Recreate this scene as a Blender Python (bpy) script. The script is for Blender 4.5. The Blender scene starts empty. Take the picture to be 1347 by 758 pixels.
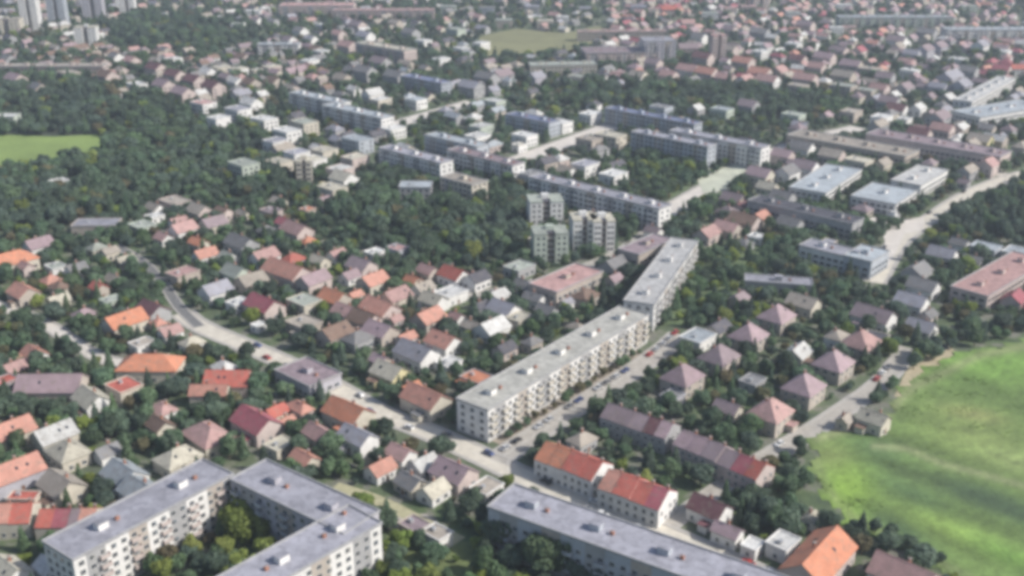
import bpy, math, random
import numpy as np
random.seed(7)
RNG = np.random.default_rng(11)
scene = bpy.context.scene
COL = scene.collection

# ------------------------------------------------------------------ camera
F = 1444.0; CAM_H = 190.0; PITCH = math.radians(21.8)
cam_data = bpy.data.cameras.new('aerial_camera')
cam_data.sensor_width = 36.0
cam_data.lens = 36.0 * F / 1347.0
cam_data.clip_start = 1.0
cam_data.clip_end = 20000.0
cam = bpy.data.objects.new('aerial_camera', cam_data)
cam.location = (0, 0, CAM_H)
cam.rotation_euler = (math.radians(90) - PITCH, 0, 0)
COL.objects.link(cam)
scene.camera = cam

# ------------------------------------------------------------------ sky, sun, exposure
SUN_EL = math.radians(40)
SUN_DIR = (0.975, -0.22)                       # horizontal direction towards the sun
sx, sy = SUN_DIR
sun_az = math.atan2(sx, sy)                   # clockwise from +Y
world = bpy.data.worlds.new('World')
scene.world = world
world.use_nodes = True
wn = world.node_tree.nodes
bg = wn['Background']
sky = wn.new('ShaderNodeTexSky')
sky.sky_type = 'NISHITA'
sky.sun_disc = False
sky.sun_elevation = SUN_EL
sky.sun_rotation = sun_az
sky.air_density = 1.0
sky.dust_density = 2.0
world.node_tree.links.new(sky.outputs[0], bg.inputs[0])
bg.inputs[1].default_value = 0.105
sun_data = bpy.data.lights.new('sun', 'SUN')
sun_data.energy = 3.9
sun_data.angle = math.radians(0.6)
sun_data.color = (1.0, 0.95, 0.88)
sun = bpy.data.objects.new('sun', sun_data)
n_ = math.hypot(sx, sy)
from mathutils import Vector, Matrix
sv = Vector((sx / n_ * math.cos(SUN_EL), sy / n_ * math.cos(SUN_EL), math.sin(SUN_EL)))
sun.rotation_euler = sv.to_track_quat('Z', 'Y').to_euler()
sun.location = (0, 0, 400)
COL.objects.link(sun)
scene.view_settings.view_transform = 'Standard'
scene.view_settings.look = 'None'
scene.view_settings.exposure = 0.36
scene.view_settings.gamma = 1.0
scene.render.engine = 'CYCLES'
scene.cycles.max_bounces = 5
scene.cycles.diffuse_bounces = 3
scene.cycles.transmission_bounces = 2
scene.cycles.volume_bounces = 0
scene.cycles.use_denoising = True
FILTER = 4.3
scene.cycles.pixel_filter_type = 'BLACKMAN_HARRIS'
scene.cycles.filter_width = FILTER            # a soft lens
HAZE = 0.00019

# ------------------------------------------------------------------ photo pixel <-> ground
CP, SP = math.cos(PITCH), math.sin(PITCH)
def g(px, py, z=0.0):
    x = (px - 673.5) / F; y = -(py - 379) / F
    dy = CP + y * SP; dz = -SP + y * CP
    t = (z - CAM_H) / dz
    return (x * t, dy * t)
def proj(x, y, z=0.0):
    x = np.asarray(x, float); y = np.asarray(y, float)
    dz = z - CAM_H
    depth = y * CP - dz * SP
    up = y * SP + dz * CP
    return 673.5 + F * x / depth, 379 - F * up / depth

# ------------------------------------------------------------------ materials
MATS = {}
def nt(name):
    m = bpy.data.materials.new(name); m.use_nodes = True
    t = m.node_tree
    return m, t, t.nodes['Principled BSDF']
def N(t, typ, **kw):
    n = t.nodes.new(typ)
    for k, v in kw.items(): setattr(n, k, v)
    return n
def mixcol(t, fac, a, b, mode='MIX'):
    m = N(t, 'ShaderNodeMix', data_type='RGBA', blend_type=mode)
    for inp, v in ((m.inputs[0], fac), (m.inputs[6], a), (m.inputs[7], b)):
        if hasattr(v, 'links') or isinstance(v, bpy.types.NodeSocket): t.links.new(v, inp)
        elif isinstance(v, (int, float)): inp.default_value = v
        else: inp.default_value = (*v, 1) if len(v) == 3 else v
    return m.outputs[2]
def noise(t, scale, detail=3, coord='Object', rough=.55):
    tc = N(t, 'ShaderNodeTexCoord'); n = N(t, 'ShaderNodeTexNoise')
    n.inputs['Scale'].default_value = scale; n.inputs['Detail'].default_value = detail
    n.inputs['Roughness'].default_value = rough
    if coord == 'World':
        geo = N(t, 'ShaderNodeNewGeometry'); t.links.new(geo.outputs['Position'], n.inputs['Vector'])
    else:
        t.links.new(tc.outputs[coord], n.inputs['Vector'])
    return n.outputs['Fac']
def ramp(t, fac, stops):
    r = N(t, 'ShaderNodeValToRGB'); t.links.new(fac, r.inputs[0])
    e = r.color_ramp.elements
    while len(e) < len(stops): e.new(0.5)
    for k, (p, c) in enumerate(stops):
        e[k].position = p
        e[k].color = (*c, 1) if not isinstance(c, (int, float)) else (c, c, c, 1)
    return r.outputs[0]
def scl(c, k): return tuple(min(1, v * k) for v in c)
def bump(t, b, h, strength=.4, dist=.05):
    n = N(t, 'ShaderNodeBump'); n.inputs['Strength'].default_value = strength
    n.inputs['Distance'].default_value = dist
    t.links.new(h, n.inputs['Height']); t.links.new(n.outputs[0], b.inputs['Normal'])

RC = {'orange': (.56, .23, .135), 'salmon': (.56, .28, .215), 'red': (.50, .14, .105), 'crimson': (.38, .11, .135),
      'pink': (.48, .30, .28), 'mauve': (.28, .22, .24), 'pinkmauve': (.38, .28, .305), 'brown': (.22, .145, .11),
      'gray': (.22, .22, .225), 'dark': (.10, .10, .12), 'lav': (.33, .33, .375), 'paleblue': (.38, .42, .45),
      'blue': (.17, .20, .31), 'white': (.62, .62, .60), 'cream': (.52, .49, .40), 'beige': (.38, .34, .29),
      'slabgrey': (.40, .395, .36), 'slabpale': (.47, .47, .465), 'palegreen': (.36, .39, .34), 'maroon': (.17, .075, .085)}
RN = {'slabgrey': 'grey beige', 'slabpale': 'pale grey', 'orange': 'orange', 'salmon': 'salmon', 'red': 'red', 'crimson': 'crimson', 'pink': 'pink', 'mauve': 'mauve',
      'pinkmauve': 'dusty pink', 'brown': 'brown', 'gray': 'grey', 'dark': 'charcoal', 'lav': 'lavender grey',
      'paleblue': 'pale blue', 'blue': 'blue', 'white': 'white', 'cream': 'cream', 'beige': 'beige',
      'palegreen': 'pale green', 'maroon': 'maroon'}
def roof_mat(c, flat=False):
    key = ('flat_' if flat else 'tile_') + c
    if key in MATS: return MATS[key]
    m, t, b = nt(key + '_roof')
    base = RC[c]
    oi = N(t, 'ShaderNodeObjectInfo')
    if flat:
        n1 = noise(t, .18, 4, 'World'); n2 = noise(t, 1.7, 4, 'World')
        col = ramp(t, n1, [(.35, scl(base, .72)), (.62, scl(base, 1.12))])
        col = mixcol(t, .35, col, ramp(t, n2, [(.4, scl(base, .6)), (.6, scl(base, 1.15))]))
        n5 = noise(t, .4, 6, 'World')
        col = mixcol(t, ramp(t, n5, [(.48, 0.0), (.62, .6)]), col, scl(base, .55))
        bump(t, b, n2, .3, .05)
    else:
        n1 = noise(t, .35, 4, 'World'); n2 = noise(t, 2.2, 3, 'World')
        col = ramp(t, n1, [(.3, scl(base, .74)), (.68, scl(base, 1.14))])
        col = mixcol(t, .3, col, ramp(t, n2, [(.38, scl(base, .55)), (.6, scl(base, 1.2))]))
        n5 = noise(t, .7, 5, 'World')
        col = mixcol(t, ramp(t, n5, [(.5, 0.0), (.66, .55)]), col, scl((.26, .22, .18), .8))
        tc = N(t, 'ShaderNodeTexCoord'); w = N(t, 'ShaderNodeTexWave')
        w.bands_direction = 'Z'; w.inputs['Scale'].default_value = 2.2; w.inputs['Distortion'].default_value = .6
        t.links.new(tc.outputs['Object'], w.inputs['Vector'])
        col = mixcol(t, .18, col, w.outputs['Color'], 'MULTIPLY')
        bump(t, b, w.outputs['Fac'], .5, .06)
    hsv = N(t, 'ShaderNodeHueSaturation'); t.links.new(col, hsv.inputs['Color'])
    mr = N(t, 'ShaderNodeMapRange'); t.links.new(oi.outputs['Random'], mr.inputs[0])
    mr.inputs[3].default_value = .86; mr.inputs[4].default_value = 1.14
    t.links.new(mr.outputs[0], hsv.inputs['Value'])
    t.links.new(hsv.outputs[0], b.inputs['Base Color'])
    b.inputs['Roughness'].default_value = .8
    MATS[key] = m
    return m
WC = {'white': (.72, .71, .69), 'cream': (.55, .51, .43), 'beige': (.44, .39, .34), 'pinkw': (.52, .44, .41),
      'grayw': (.36, .36, .365), 'yellow': (.60, .54, .32), 'greenw': (.45, .50, .43), 'bluew': (.42, .45, .49), 'lavw': (.43, .42, .46)}
def wall_mat(c):
    key = 'wall_' + c
    if key in MATS: return MATS[key]
    m, t, b = nt(c + '_render_wall')
    base = WC[c]
    n1 = noise(t, .3, 4, 'World'); n2 = noise(t, 1.6, 3, 'World')
    col = ramp(t, n1, [(.3, scl(base, .82)), (.65, scl(base, 1.08))])
    col = mixcol(t, .22, col, ramp(t, n2, [(.4, scl(base, .7)), (.6, scl(base, 1.1))]))
    t.links.new(col, b.inputs['Base Color']); b.inputs['Roughness'].default_value = .85
    MATS[key] = m
    return m
def plain(name, c, rough=.7, metal=0.0, var=.25, scale=1.0):
    if name in MATS: return MATS[name]
    m, t, b = nt(name)
    n = noise(t, scale, 3, 'World')
    t.links.new(ramp(t, n, [(.3, scl(c, 1 - var)), (.7, scl(c, 1 + var * .6))]), b.inputs['Base Color'])
    b.inputs['Roughness'].default_value = rough; b.inputs['Metallic'].default_value = metal
    MATS[name] = m
    return m
GLASS = plain('window_glass', (.035, .045, .06), .12, 0, .3, .5)
FRAME = plain('window_frame_white', (.7, .7, .68), .5)
CONC = plain('grey_concrete', (.38, .37, .35), .85)
DARKMETAL = plain('dark_metal', (.06, .06, .07), .5)
BRICK = plain('chimney_brick', (.34, .17, .12), .85)
DOORM = plain('door_paint', (.18, .09, .05), .5)
BARK = plain('bark', (.10, .075, .05), .9, 0, .3, 3)
TYRE = plain('tyre_rubber', (.02, .02, .02), .8)
VENT = plain('zinc_vent', (.45, .46, .47), .45, .3)

def foliage(name, c1, c2, c3):
    m, t, b = nt(name)
    oi = N(t, 'ShaderNodeObjectInfo')
    n1 = noise(t, .9, 3, 'World'); n2 = noise(t, .035, 2, 'World')
    col = mixcol(t, oi.outputs['Random'], c1, c2)
    col = mixcol(t, ramp(t, n2, [(.35, 0.0), (.7, 1.0)]), col, c3)
    col = mixcol(t, .55, col, ramp(t, n1, [(.33, .6), (.66, 1.25)]), 'MULTIPLY')
    fr = N(t, 'ShaderNodeMath', operation='MULTIPLY'); t.links.new(oi.outputs['Random'], fr.inputs[0]); fr.inputs[1].default_value = 37.0
    f2 = N(t, 'ShaderNodeMath', operation='FRACT'); t.links.new(fr.outputs[0], f2.inputs[0])
    mr = N(t, 'ShaderNodeMapRange'); t.links.new(f2.outputs[0], mr.inputs[0]); mr.inputs[3].default_value = .72; mr.inputs[4].default_value = 1.4
    hs = N(t, 'ShaderNodeHueSaturation'); t.links.new(col, hs.inputs['Color']); t.links.new(mr.outputs[0], hs.inputs['Value']); col = hs.outputs[0]
    t.links.new(col, b.inputs['Base Color']); b.inputs['Roughness'].default_value = .65
    b.inputs['Specular IOR Level'].default_value = .3
    tr = N(t, 'ShaderNodeBsdfTranslucent'); t.links.new(col, tr.inputs[0])
    mx = N(t, 'ShaderNodeMixShader'); mx.inputs[0].default_value = .42
    out = t.nodes['Material Output']
    t.links.new(b.outputs[0], mx.inputs[1]); t.links.new(tr.outputs[0], mx.inputs[2])
    t.links.new(mx.outputs[0], out.inputs['Surface'])
    return m
FOL = {'dark': foliage('dark_foliage', (.105, .155, .12), (.14, .19, .15), (.125, .18, .105)),
       'mid': foliage('mid_green_foliage', (.13, .21, .09), (.17, .235, .13), (.125, .20, .13)),
       'olive': foliage('olive_foliage', (.25, .30, .065), (.31, .34, .11), (.20, .29, .07)),
       'rust': foliage('brownish_foliage', (.19, .165, .09), (.23, .20, .12), (.17, .18, .09))}

# ------------------------------------------------------------------ mesh helpers
class MB:
    """collects faces with material slots and links them as one mesh"""
    def __init__(s): s.v = []; s.f = []; s.m = []; s.mats = []
    def slot(s, mat):
        if mat not in s.mats: s.mats.append(mat)
        return s.mats.index(mat)
    def poly(s, pts, mat):
        n = len(s.v); s.v += [tuple(p) for p in pts]; s.f.append(tuple(range(n, n + len(pts)))); s.m.append(s.slot(mat))
    def box(s, x0, x1, y0, y1, z0, z1, mat, bottom=True):
        n = len(s.v); k = s.slot(mat)
        s.v += [(x0, y0, z0), (x1, y0, z0), (x1, y1, z0), (x0, y1, z0), (x0, y0, z1), (x1, y0, z1), (x1, y1, z1), (x0, y1, z1)]
        fs = [(4, 5, 6, 7), (0, 1, 5, 4), (1, 2, 6, 5), (2, 3, 7, 6), (3, 0, 4, 7)]
        if bottom: fs.append((3, 2, 1, 0))
        for f in fs: s.f.append(tuple(i + n for i in f)); s.m.append(k)
    def cyl(s, cx, cy, z0, z1, r0, r1, mat, n=8, axis='z'):
        b = len(s.v); k = s.slot(mat)
        for z, r in ((z0, r0), (z1, r1)):
            for i in range(n):
                a = 2 * math.pi * i / n
                p = (cx + r * math.cos(a), cy + r * math.sin(a), z)
                s.v.append(p if axis == 'z' else (p[0], p[2], p[1]))
        for i in range(n): s.f.append((b + i, b + (i + 1) % n, b + n + (i + 1) % n, b + n + i)); s.m.append(k)
        s.f.append(tuple(b + n + i for i in range(n))); s.m.append(k)
        s.f.append(tuple(b + n - 1 - i for i in range(n))); s.m.append(k)
    def mesh(s, name):
        me = bpy.data.meshes.new(name); me.from_pydata(s.v, [], s.f)
        for m in s.mats: me.materials.append(m)
        me.polygons.foreach_set('material_index', s.m); me.update()
        return me
    def build(s, name, parent=None):
        return link(name, s.mesh(name), parent)
def link(name, me, parent=None, loc=None, rz=None):
    o = bpy.data.objects.new(name, me); COL.objects.link(o)
    if parent is not None: o.parent = parent
    if loc is not None: o.location = loc
    if rz is not None: o.rotation_euler = (0, 0, rz)
    return o
def thing(name, cat, loc, rz=0, label='', group=None):
    o = bpy.data.objects.new(name, None); COL.objects.link(o)
    o.empty_display_size = 1.0
    o.location = loc; o.rotation_euler = (0, 0, rz); o['category'] = cat; o['label'] = label
    if group: o['group'] = group
    return o
def structure(name, mb_or_mesh):
    me = mb_or_mesh.mesh(name) if isinstance(mb_or_mesh, MB) else mb_or_mesh
    o = link(name, me); o['kind'] = 'structure'
    return o

# ------------------------------------------------------------------ label building
LM = [('the U-shaped block\'s yard', 330, 690), ('the U-shaped block', 310, 600), ('the U-block\'s east wing', 500, 690),
      ('the long white slab block', 740, 480), ('the white slab\'s near end', 628, 550), ('the T-junction of the lanes', 655, 605),
      ('the bright green meadow', 1085, 620), ('the meadow\'s top edge', 1240, 470), ('the meadow\'s lower corner', 1160, 720),
      ('the grey slab on the bottom edge', 800, 710),
      ('the red terrace', 800, 615), ('the mauve terrace', 950, 580), ('the crimson-roofed house', 347, 396), ('the blue-roofed villa', 563, 473),
      ('the big flat mauve roof', 403, 490), ('the large salmon roof', 377, 350), ('the white lane at the left', 60, 430),
      ('the lime-green field', 70, 200), ('the dark central wood', 560, 290), ('the four pale towers', 745, 300),
      ('the mauve hipped rows', 1000, 460), ('the pale forked plaza', 1170, 300), ('the wide pale avenue', 940, 245),
      ('the long pink roof at the right', 1317, 360), ('the left edge\'s orange roofs', 12, 340), ('the olive field', 700, 60),
      ('the pink tower', 944, 63), ('the high-rises at top left', 85, 20), ('the maroon terraces', 250, 100),
      ('the pale flat hall', 1087, 235), ('the diagonal white hall', 1297, 117), ('the long lavender slab', 785, 250),
      ('the big wood at the left', 230, 200), ('the pale garden lane', 305, 445), ('the salmon roof cluster', 393, 530),
      ('the left edge\'s red row', 60, 670), ('the garden lane\'s far bend', 440, 510), ('the olive lawn', 580, 730),
      ('the green belt', 960, 130), ('the two lavender slabs', 900, 175), ('the pale strip road', 735, 195), ('the pink-roofed quarter', 1050, 85),
      ('the park behind the slab block', 930, 370), ('the pale houses by the slab', 640, 400), ('the blue roofs in the centre', 560, 110),
      ('the cream villas', 430, 215), ('the salmon roofs in the centre', 480, 400), ('the white villas by the wood', 290, 145),
      ('the grey lane by the meadow', 1175, 480), ('the mauve-roofed quarter', 1220, 80), ('the pale flats at right', 1220, 220)]
LMP = np.array([(a, b) for _, a, b in LM], float)
PENDING = []      # (object, front text, px, py)
def relation(px, py):
    d = (LMP[:, 0] - px) ** 2 + ((LMP[:, 1] - py) * 1.6) ** 2
    k = int(np.argmin(d)); lx, ly = LMP[k]; dx = px - lx; dy = py - ly
    if abs(dx) < 16 and abs(dy) < 10: r = 'beside'
    elif abs(dx) > abs(dy) * 1.6: r = 'left of' if dx < 0 else 'right of'
    else: r = 'behind' if dy < 0 else 'in front of'
    return r + ' ' + LM[k][0]
def pend(o, front, px, py): PENDING.append((o, front, float(px), float(py)))
ORD = ['leftmost', 'second from left', 'third from left', 'fourth from left', 'fifth from left', 'sixth from left', 'seventh from left',
       'eighth from left', 'ninth from left', 'tenth from left', 'eleventh from left', 'twelfth from left', 'thirteenth from left',
       'fourteenth from left', 'fifteenth from left', 'sixteenth from left']
def finish_labels():
    groups = {}
    for o, front, px, py in PENDING:
        groups.setdefault(front + ' ' + relation(px, py), []).append((px, py, o))
    for lab, L in groups.items():
        L.sort(key=lambda t: (t[0], t[1]))
        n = len(L)
        for k, (px, py, o) in enumerate(L):
            if n == 1: o['label'] = lab
            elif k == n - 1: o['label'] = lab + ', rightmost'
            else: o['label'] = lab + ', ' + (ORD[k] if k < len(ORD) else 'number %d from left' % (k + 1))

# ------------------------------------------------------------------ zones in the photo (used on the ground)
def inpoly(px, py, poly):
    px = np.asarray(px, float); py = np.asarray(py, float)
    c = np.zeros(px.shape, bool); n = len(poly); j = n - 1
    for i in range(n):
        xi, yi = poly[i]; xj, yj = poly[j]
        cond = ((yi > py) != (yj > py)) & (px < (xj - xi) * (py - yi) / ((yj - yi) or 1e-9) + xi)
        c ^= cond; j = i
    return c
MEADOW = [(1062, 590), (1075, 572), (1120, 568), (1165, 545), (1185, 512), (1225, 480), (1290, 458), (1420, 436), (1640, 440), (1800, 900), (1420, 900), (1265, 768), (1200, 735), (1150, 712), (1105, 692), (1085, 660), (1068, 625)]
LIME = [(-200, 176), (20, 178), (70, 180), (128, 177), (146, 190), (140, 211), (90, 212), (30, 226), (-200, 244)]
OLIVEF = [(620, 72), (632, 48), (680, 38), (745, 44), (790, 34), (800, 48), (770, 66), (700, 78)]
OLIVEL = [(508, 705), (560, 700), (610, 712), (640, 720), (660, 790), (505, 790)]
WOODL = [(-300, 96), (60, 100), (160, 128), (215, 122), (255, 160), (330, 165), (360, 210), (420, 240), (340, 262), (200, 250), (160, 300), (60, 300), (-300, 320)]
WOODC = [(425, 245), (520, 238), (600, 250), (692, 246), (690, 318), (640, 345), (560, 345), (500, 318), (440, 300)]
PARK = [(868, 428), (925, 345), (960, 322), (1040, 330), (1075, 352), (985, 362), (960, 400), (900, 430)]
BELT = [(760, 112), (830, 118), (1000, 118), (1090, 118), (1130, 130), (1110, 150), (1000, 160), (880, 148), (760, 140)]
TOPW = [(130, 34), (210, 24), (330, 34), (350, 62), (250, 72), (150, 62)]
GRN1 = [(820, 205), (870, 195), (950, 222), (880, 262), (815, 245)]
DARKR = [(1255, 285), (1300, 262), (1420, 262), (1420, 316), (1270, 314)]
COURT = [(300, 700), (322, 650), (360, 660), (430, 712), (395, 745), (340, 790), (290, 790)]
WOODLIKE = [(WOODL, 'w'), (WOODC, 'w'), (PARK, 'p'), (BELT, 'w'), (TOPW, 'w'), (GRN1, 'p'), (DARKR, 'w')]

# ------------------------------------------------------------------ ground sheets
def sheet(name, pts, z, mat, kind='structure'):
    mb = MB(); mb.poly([(x, y, z) for x, y in pts], mat)
    o = mb.build(name); o['kind'] = kind
    return o
def ground_mat():
    m, t, b = nt('suburban_ground')
    a = noise(t, .02, 4, 'World'); c = noise(t, .11, 4, 'World'); d = noise(t, .9, 4, 'World')
    green = ramp(t, c, [(.3, (.045, .075, .035)), (.5, (.085, .13, .05)), (.7, (.16, .19, .07))])
    grey = ramp(t, d, [(.3, (.14, .135, .13)), (.7, (.25, .235, .22))])
    col = mixcol(t, ramp(t, c, [(.50, 0.0), (.60, .75)]), green, grey)
    col = mixcol(t, ramp(t, a, [(.4, 0.0), (.7, .5)]), col, (.17, .17, .14))
    col = mixcol(t, .5, col, ramp(t, d, [(.3, .6), (.7, 1.15)]), 'MULTIPLY')
    t.links.new(col, b.inputs['Base Color']); b.inputs['Roughness'].default_value = .9
    bump(t, b, d, .5, .3)
    return m
gm = ground_mat()
mb = MB(); mb.poly([(-9000, -1500, 0), (9000, -1500, 0), (9000, 14000, 0), (-9000, 14000, 0)], gm)
structure('ground', mb)
ASPHALT = plain('pale_worn_asphalt', (.40, .375, .335), .9, 0, .2, .5)
CONCROAD = plain('pale_concrete_road', (.58, .54, .46), .9, 0, .16, .3)
PAVE = plain('pavement_slabs', (.42, .40, .37), .9, 0, .2, 1.2)
SAND = plain('sandy_clearing', (.42, .36, .24), .95, 0, .25, .3)
PLAZA = plain('pale_plaza_paving', (.60, .56, .51), .9, 0, .14, .2)
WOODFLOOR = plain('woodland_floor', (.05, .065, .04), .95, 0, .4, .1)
GREYYARD = plain('grey_yard', (.27, .27, .28), .95, 0, .3, .2)

ROADS = []     # (points in metres, half width)
def offset_line(P, d):
    out = []
    for i, p in enumerate(P):
        a = P[max(0, i - 1)]; c = P[min(len(P) - 1, i + 1)]
        tx, ty = c[0] - a[0], c[1] - a[1]; l = math.hypot(tx, ty) or 1
        out.append((p[0] - ty / l * d, p[1] + tx / l * d))
    return out
def smooth(P):
    for _ in range(2):
        Q = [P[0]]
        for a, b in zip(P, P[1:]):
            Q.append((a[0] * .75 + b[0] * .25, a[1] * .75 + b[1] * .25)); Q.append((a[0] * .25 + b[0] * .75, a[1] * .25 + b[1] * .75))
        Q.append(P[-1]); P = Q
    return P
def strip(mb, A, B, z0, z1, mat):
    for i in range(len(A) - 1):
        a0, a1, b0, b1 = A[i], A[i + 1], B[i], B[i + 1]
        mb.poly([(*a0, z1), (*a1, z1), (*b1, z1), (*b0, z1)][::-1], mat)
        if z1 - z0 > .05:
            mb.poly([(*a0, z0), (*a1, z0), (*a1, z1), (*a0, z1)], mat)
            mb.poly([(*b1, z0), (*b0, z0), (*b0, z1), (*b1, z1)], mat)
LINEP = plain('white_road_paint', (.75, .75, .72), .7)
road_n = [0]
def road(name, pix, width, mat, walk=1.8, dashes=False):
    P = smooth([g(*p) for p in pix]); ROADS.append((P, width / 2 + walk))
    k = road_n[0]; road_n[0] += 1
    z = .02 + .004 * k
    mb = MB(); strip(mb, offset_line(P, width / 2), offset_line(P, -width / 2), z, z, mat)
    o = mb.build(name); o['kind'] = 'structure'
    if walk:
        mb = MB()
        for s in (1, -1):
            A = offset_line(P, s * (width / 2)); B = offset_line(P, s * (width / 2 + walk))
            if s < 0: A, B = B, A
            strip(mb, B, A, 0, .13 + .003 * k, PAVE)
        o = mb.build('pavement'); o['kind'] = 'structure'
    if dashes:
        mb = MB(); L = 0
        for a, b in zip(P, P[1:]):
            l = math.hypot(b[0] - a[0], b[1] - a[1]); tx, ty = (b[0] - a[0]) / l, (b[1] - a[1]) / l
            s = 0
            while s + 3 < l:
                x, y = a[0] + tx * s, a[1] + ty * s
                q = [(x - ty * .08, y + tx * .08), (x + ty * .08, y - tx * .08), (x + tx * 3 + ty * .08, y + ty * 3 - tx * .08), (x + tx * 3 - ty * .08, y + ty * 3 + tx * .08)]
                mb.poly([(*c, z + .006) for c in q], LINEP); s += 7
        if mb.f: o = mb.build('lane_markings'); o['kind'] = 'structure'
    return P
R_D = road('garden_lane', [(240, 412), (262, 430), (350, 465), (440, 508), (500, 545), (560, 566), (660, 612), (735, 652), (850, 692), (1010, 762), (1100, 800)], 8.0, CONCROAD, 1.6, True)
R_E = road('slab_street', [(652, 606), (705, 572), (780, 522), (862, 470), (895, 440)], 7.0, ASPHALT, 1.8, True)
R_F = road('meadow_street', [(975, 622), (1022, 595), (1070, 566), (1112, 538), (1160, 505), (1197, 458)], 6.0, ASPHALT, 1.5)
R_G = road('right_avenue', [(1150, 372), (1165, 345), (1182, 315), (1222, 290), (1262, 262), (1312, 238), (1400, 215)], 8, CONCROAD, 2.0, True)
R_H = road('centre_avenue', [(866, 285), (882, 276), (940, 243), (1005, 207), (1060, 185), (1130, 168)], 12, PLAZA, 2.0)
R_L = road('left_lane', [(-60, 385), (0, 402), (60, 424), (112, 462), (160, 482), (225, 470)], 5.5, PLAZA, 1.2)
R_S = road('strip_road', [(640, 226), (690, 208), (740, 190), (800, 168), (840, 152)], 15, PLAZA, 2.0)
R_T = road('inner_street', [(512, 168), (545, 156), (585, 145), (622, 134)], 13, PLAZA, 2.0)
R_U = road('terrace_lane', [(880, 690), (935, 650), (978, 622)], 5, ASPHALT, 1.0)
R_W = road('olive_path', [(440, 640), (500, 658), (560, 690), (605, 712)], 5.0, plain('mossy_path', (.40, .38, .24), .95, 0, .2, .5), 0)
ROADS.append((R_W, 3))
R_Q = road('quarter_street', [(1060, 185), (1150, 200), (1240, 214), (1330, 232)], 7, CONCROAD, 1.5)
R_O = road('old_street', [(862, 298), (820, 330), (770, 352), (700, 372), (620, 392), (545, 372)], 5, ASPHALT, 1.2)
R_P = road('crossing_street', [(262, 430), (235, 405), (215, 372), (190, 345), (150, 322)], 4, plain('dark_worn_asphalt', (.17, .17, .17), .9, 0, .25, .4), .8)

for nm, pl, z, mt in (('lime_field', LIME, .03, None), ('olive_field', OLIVEF, .03, None), ('olive_lawn', OLIVEL, .034, None)):
    m, t, b = nt(nm + '_grass')
    base = {'lime_field': (.21, .29, .08), 'olive_field': (.22, .22, .11), 'olive_lawn': (.15, .19, .07)}[nm]
    n1 = noise(t, .03, 4, 'World'); n2 = noise(t, .5, 5, 'World')
    col = mixcol(t, .4, ramp(t, n1, [(.3, scl(base, .7)), (.7, scl(base, 1.25))]), ramp(t, n2, [(.3, scl(base, .5)), (.7, scl(base, 1.3))]))
    t.links.new(col, b.inputs['Base Color']); b.inputs['Roughness'].default_value = .9
    bump(t, b, n2, .6, .2)
    sheet(nm, [g(*p) for p in pl], z, m)
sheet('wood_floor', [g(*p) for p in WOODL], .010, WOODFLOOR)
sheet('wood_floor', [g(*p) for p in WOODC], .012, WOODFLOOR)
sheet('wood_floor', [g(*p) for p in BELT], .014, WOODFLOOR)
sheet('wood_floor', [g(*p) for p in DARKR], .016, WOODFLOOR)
def park_mat():
    m, t, b = nt('park_grass')
    n1 = noise(t, .12, 4, 'World'); col = ramp(t, n1, [(.3, (.07, .11, .05)), (.7, (.15, .20, .09))])
    t.links.new(col, b.inputs['Base Color']); b.inputs['Roughness'].default_value = .9
    return m
PG = park_mat()
sheet('park_lawn', [g(*p) for p in PARK], .018, PG)
sheet('park_lawn', [g(*p) for p in GRN1], .019, PG)
sheet('courtyard_lawn', [g(*p) for p in COURT], .020, PG)
sheet('plaza', [g(*p) for p in [(1138, 288), (1168, 284), (1190, 290), (1216, 285), (1214, 303), (1190, 308), (1180, 330), (1168, 352), (1155, 350), (1165, 322), (1160, 305), (1145, 300)]], .150, PLAZA)
sheet('avenue_square', [g(*p) for p in [(915, 232), (960, 218), (1008, 210), (1020, 222), (975, 248), (925, 254)]], .150, plain('greenish_paving', (.50, .52, .42), .9, 0, .18, .1))
sheet('sandy_clearing', [g(*p) for p in [(1058, 575), (1082, 560), (1122, 558), (1140, 570), (1112, 585), (1075, 590)]], .026, SAND)
sheet('sandy_clearing', [g(*p) for p in [(1176, 522), (1192, 488), (1215, 470), (1250, 458), (1266, 468), (1236, 492), (1205, 522)]], .027, SAND)
sheet('beige_verge', [g(*p) for p in [(642, 578), (668, 590), (700, 566), (760, 528), (846, 470), (838, 458), (748, 508)]], .022, plain('worn_verge', (.30, .26, .21), .95, 0, .35, .25))
sheet('garage_yard', [g(*p) for p in [(505, 682), (560, 676), (592, 700), (575, 716), (520, 708)]], .024, plain('garage_gravel', (.42, .38, .34), .95, 0, .3, .3))

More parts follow.
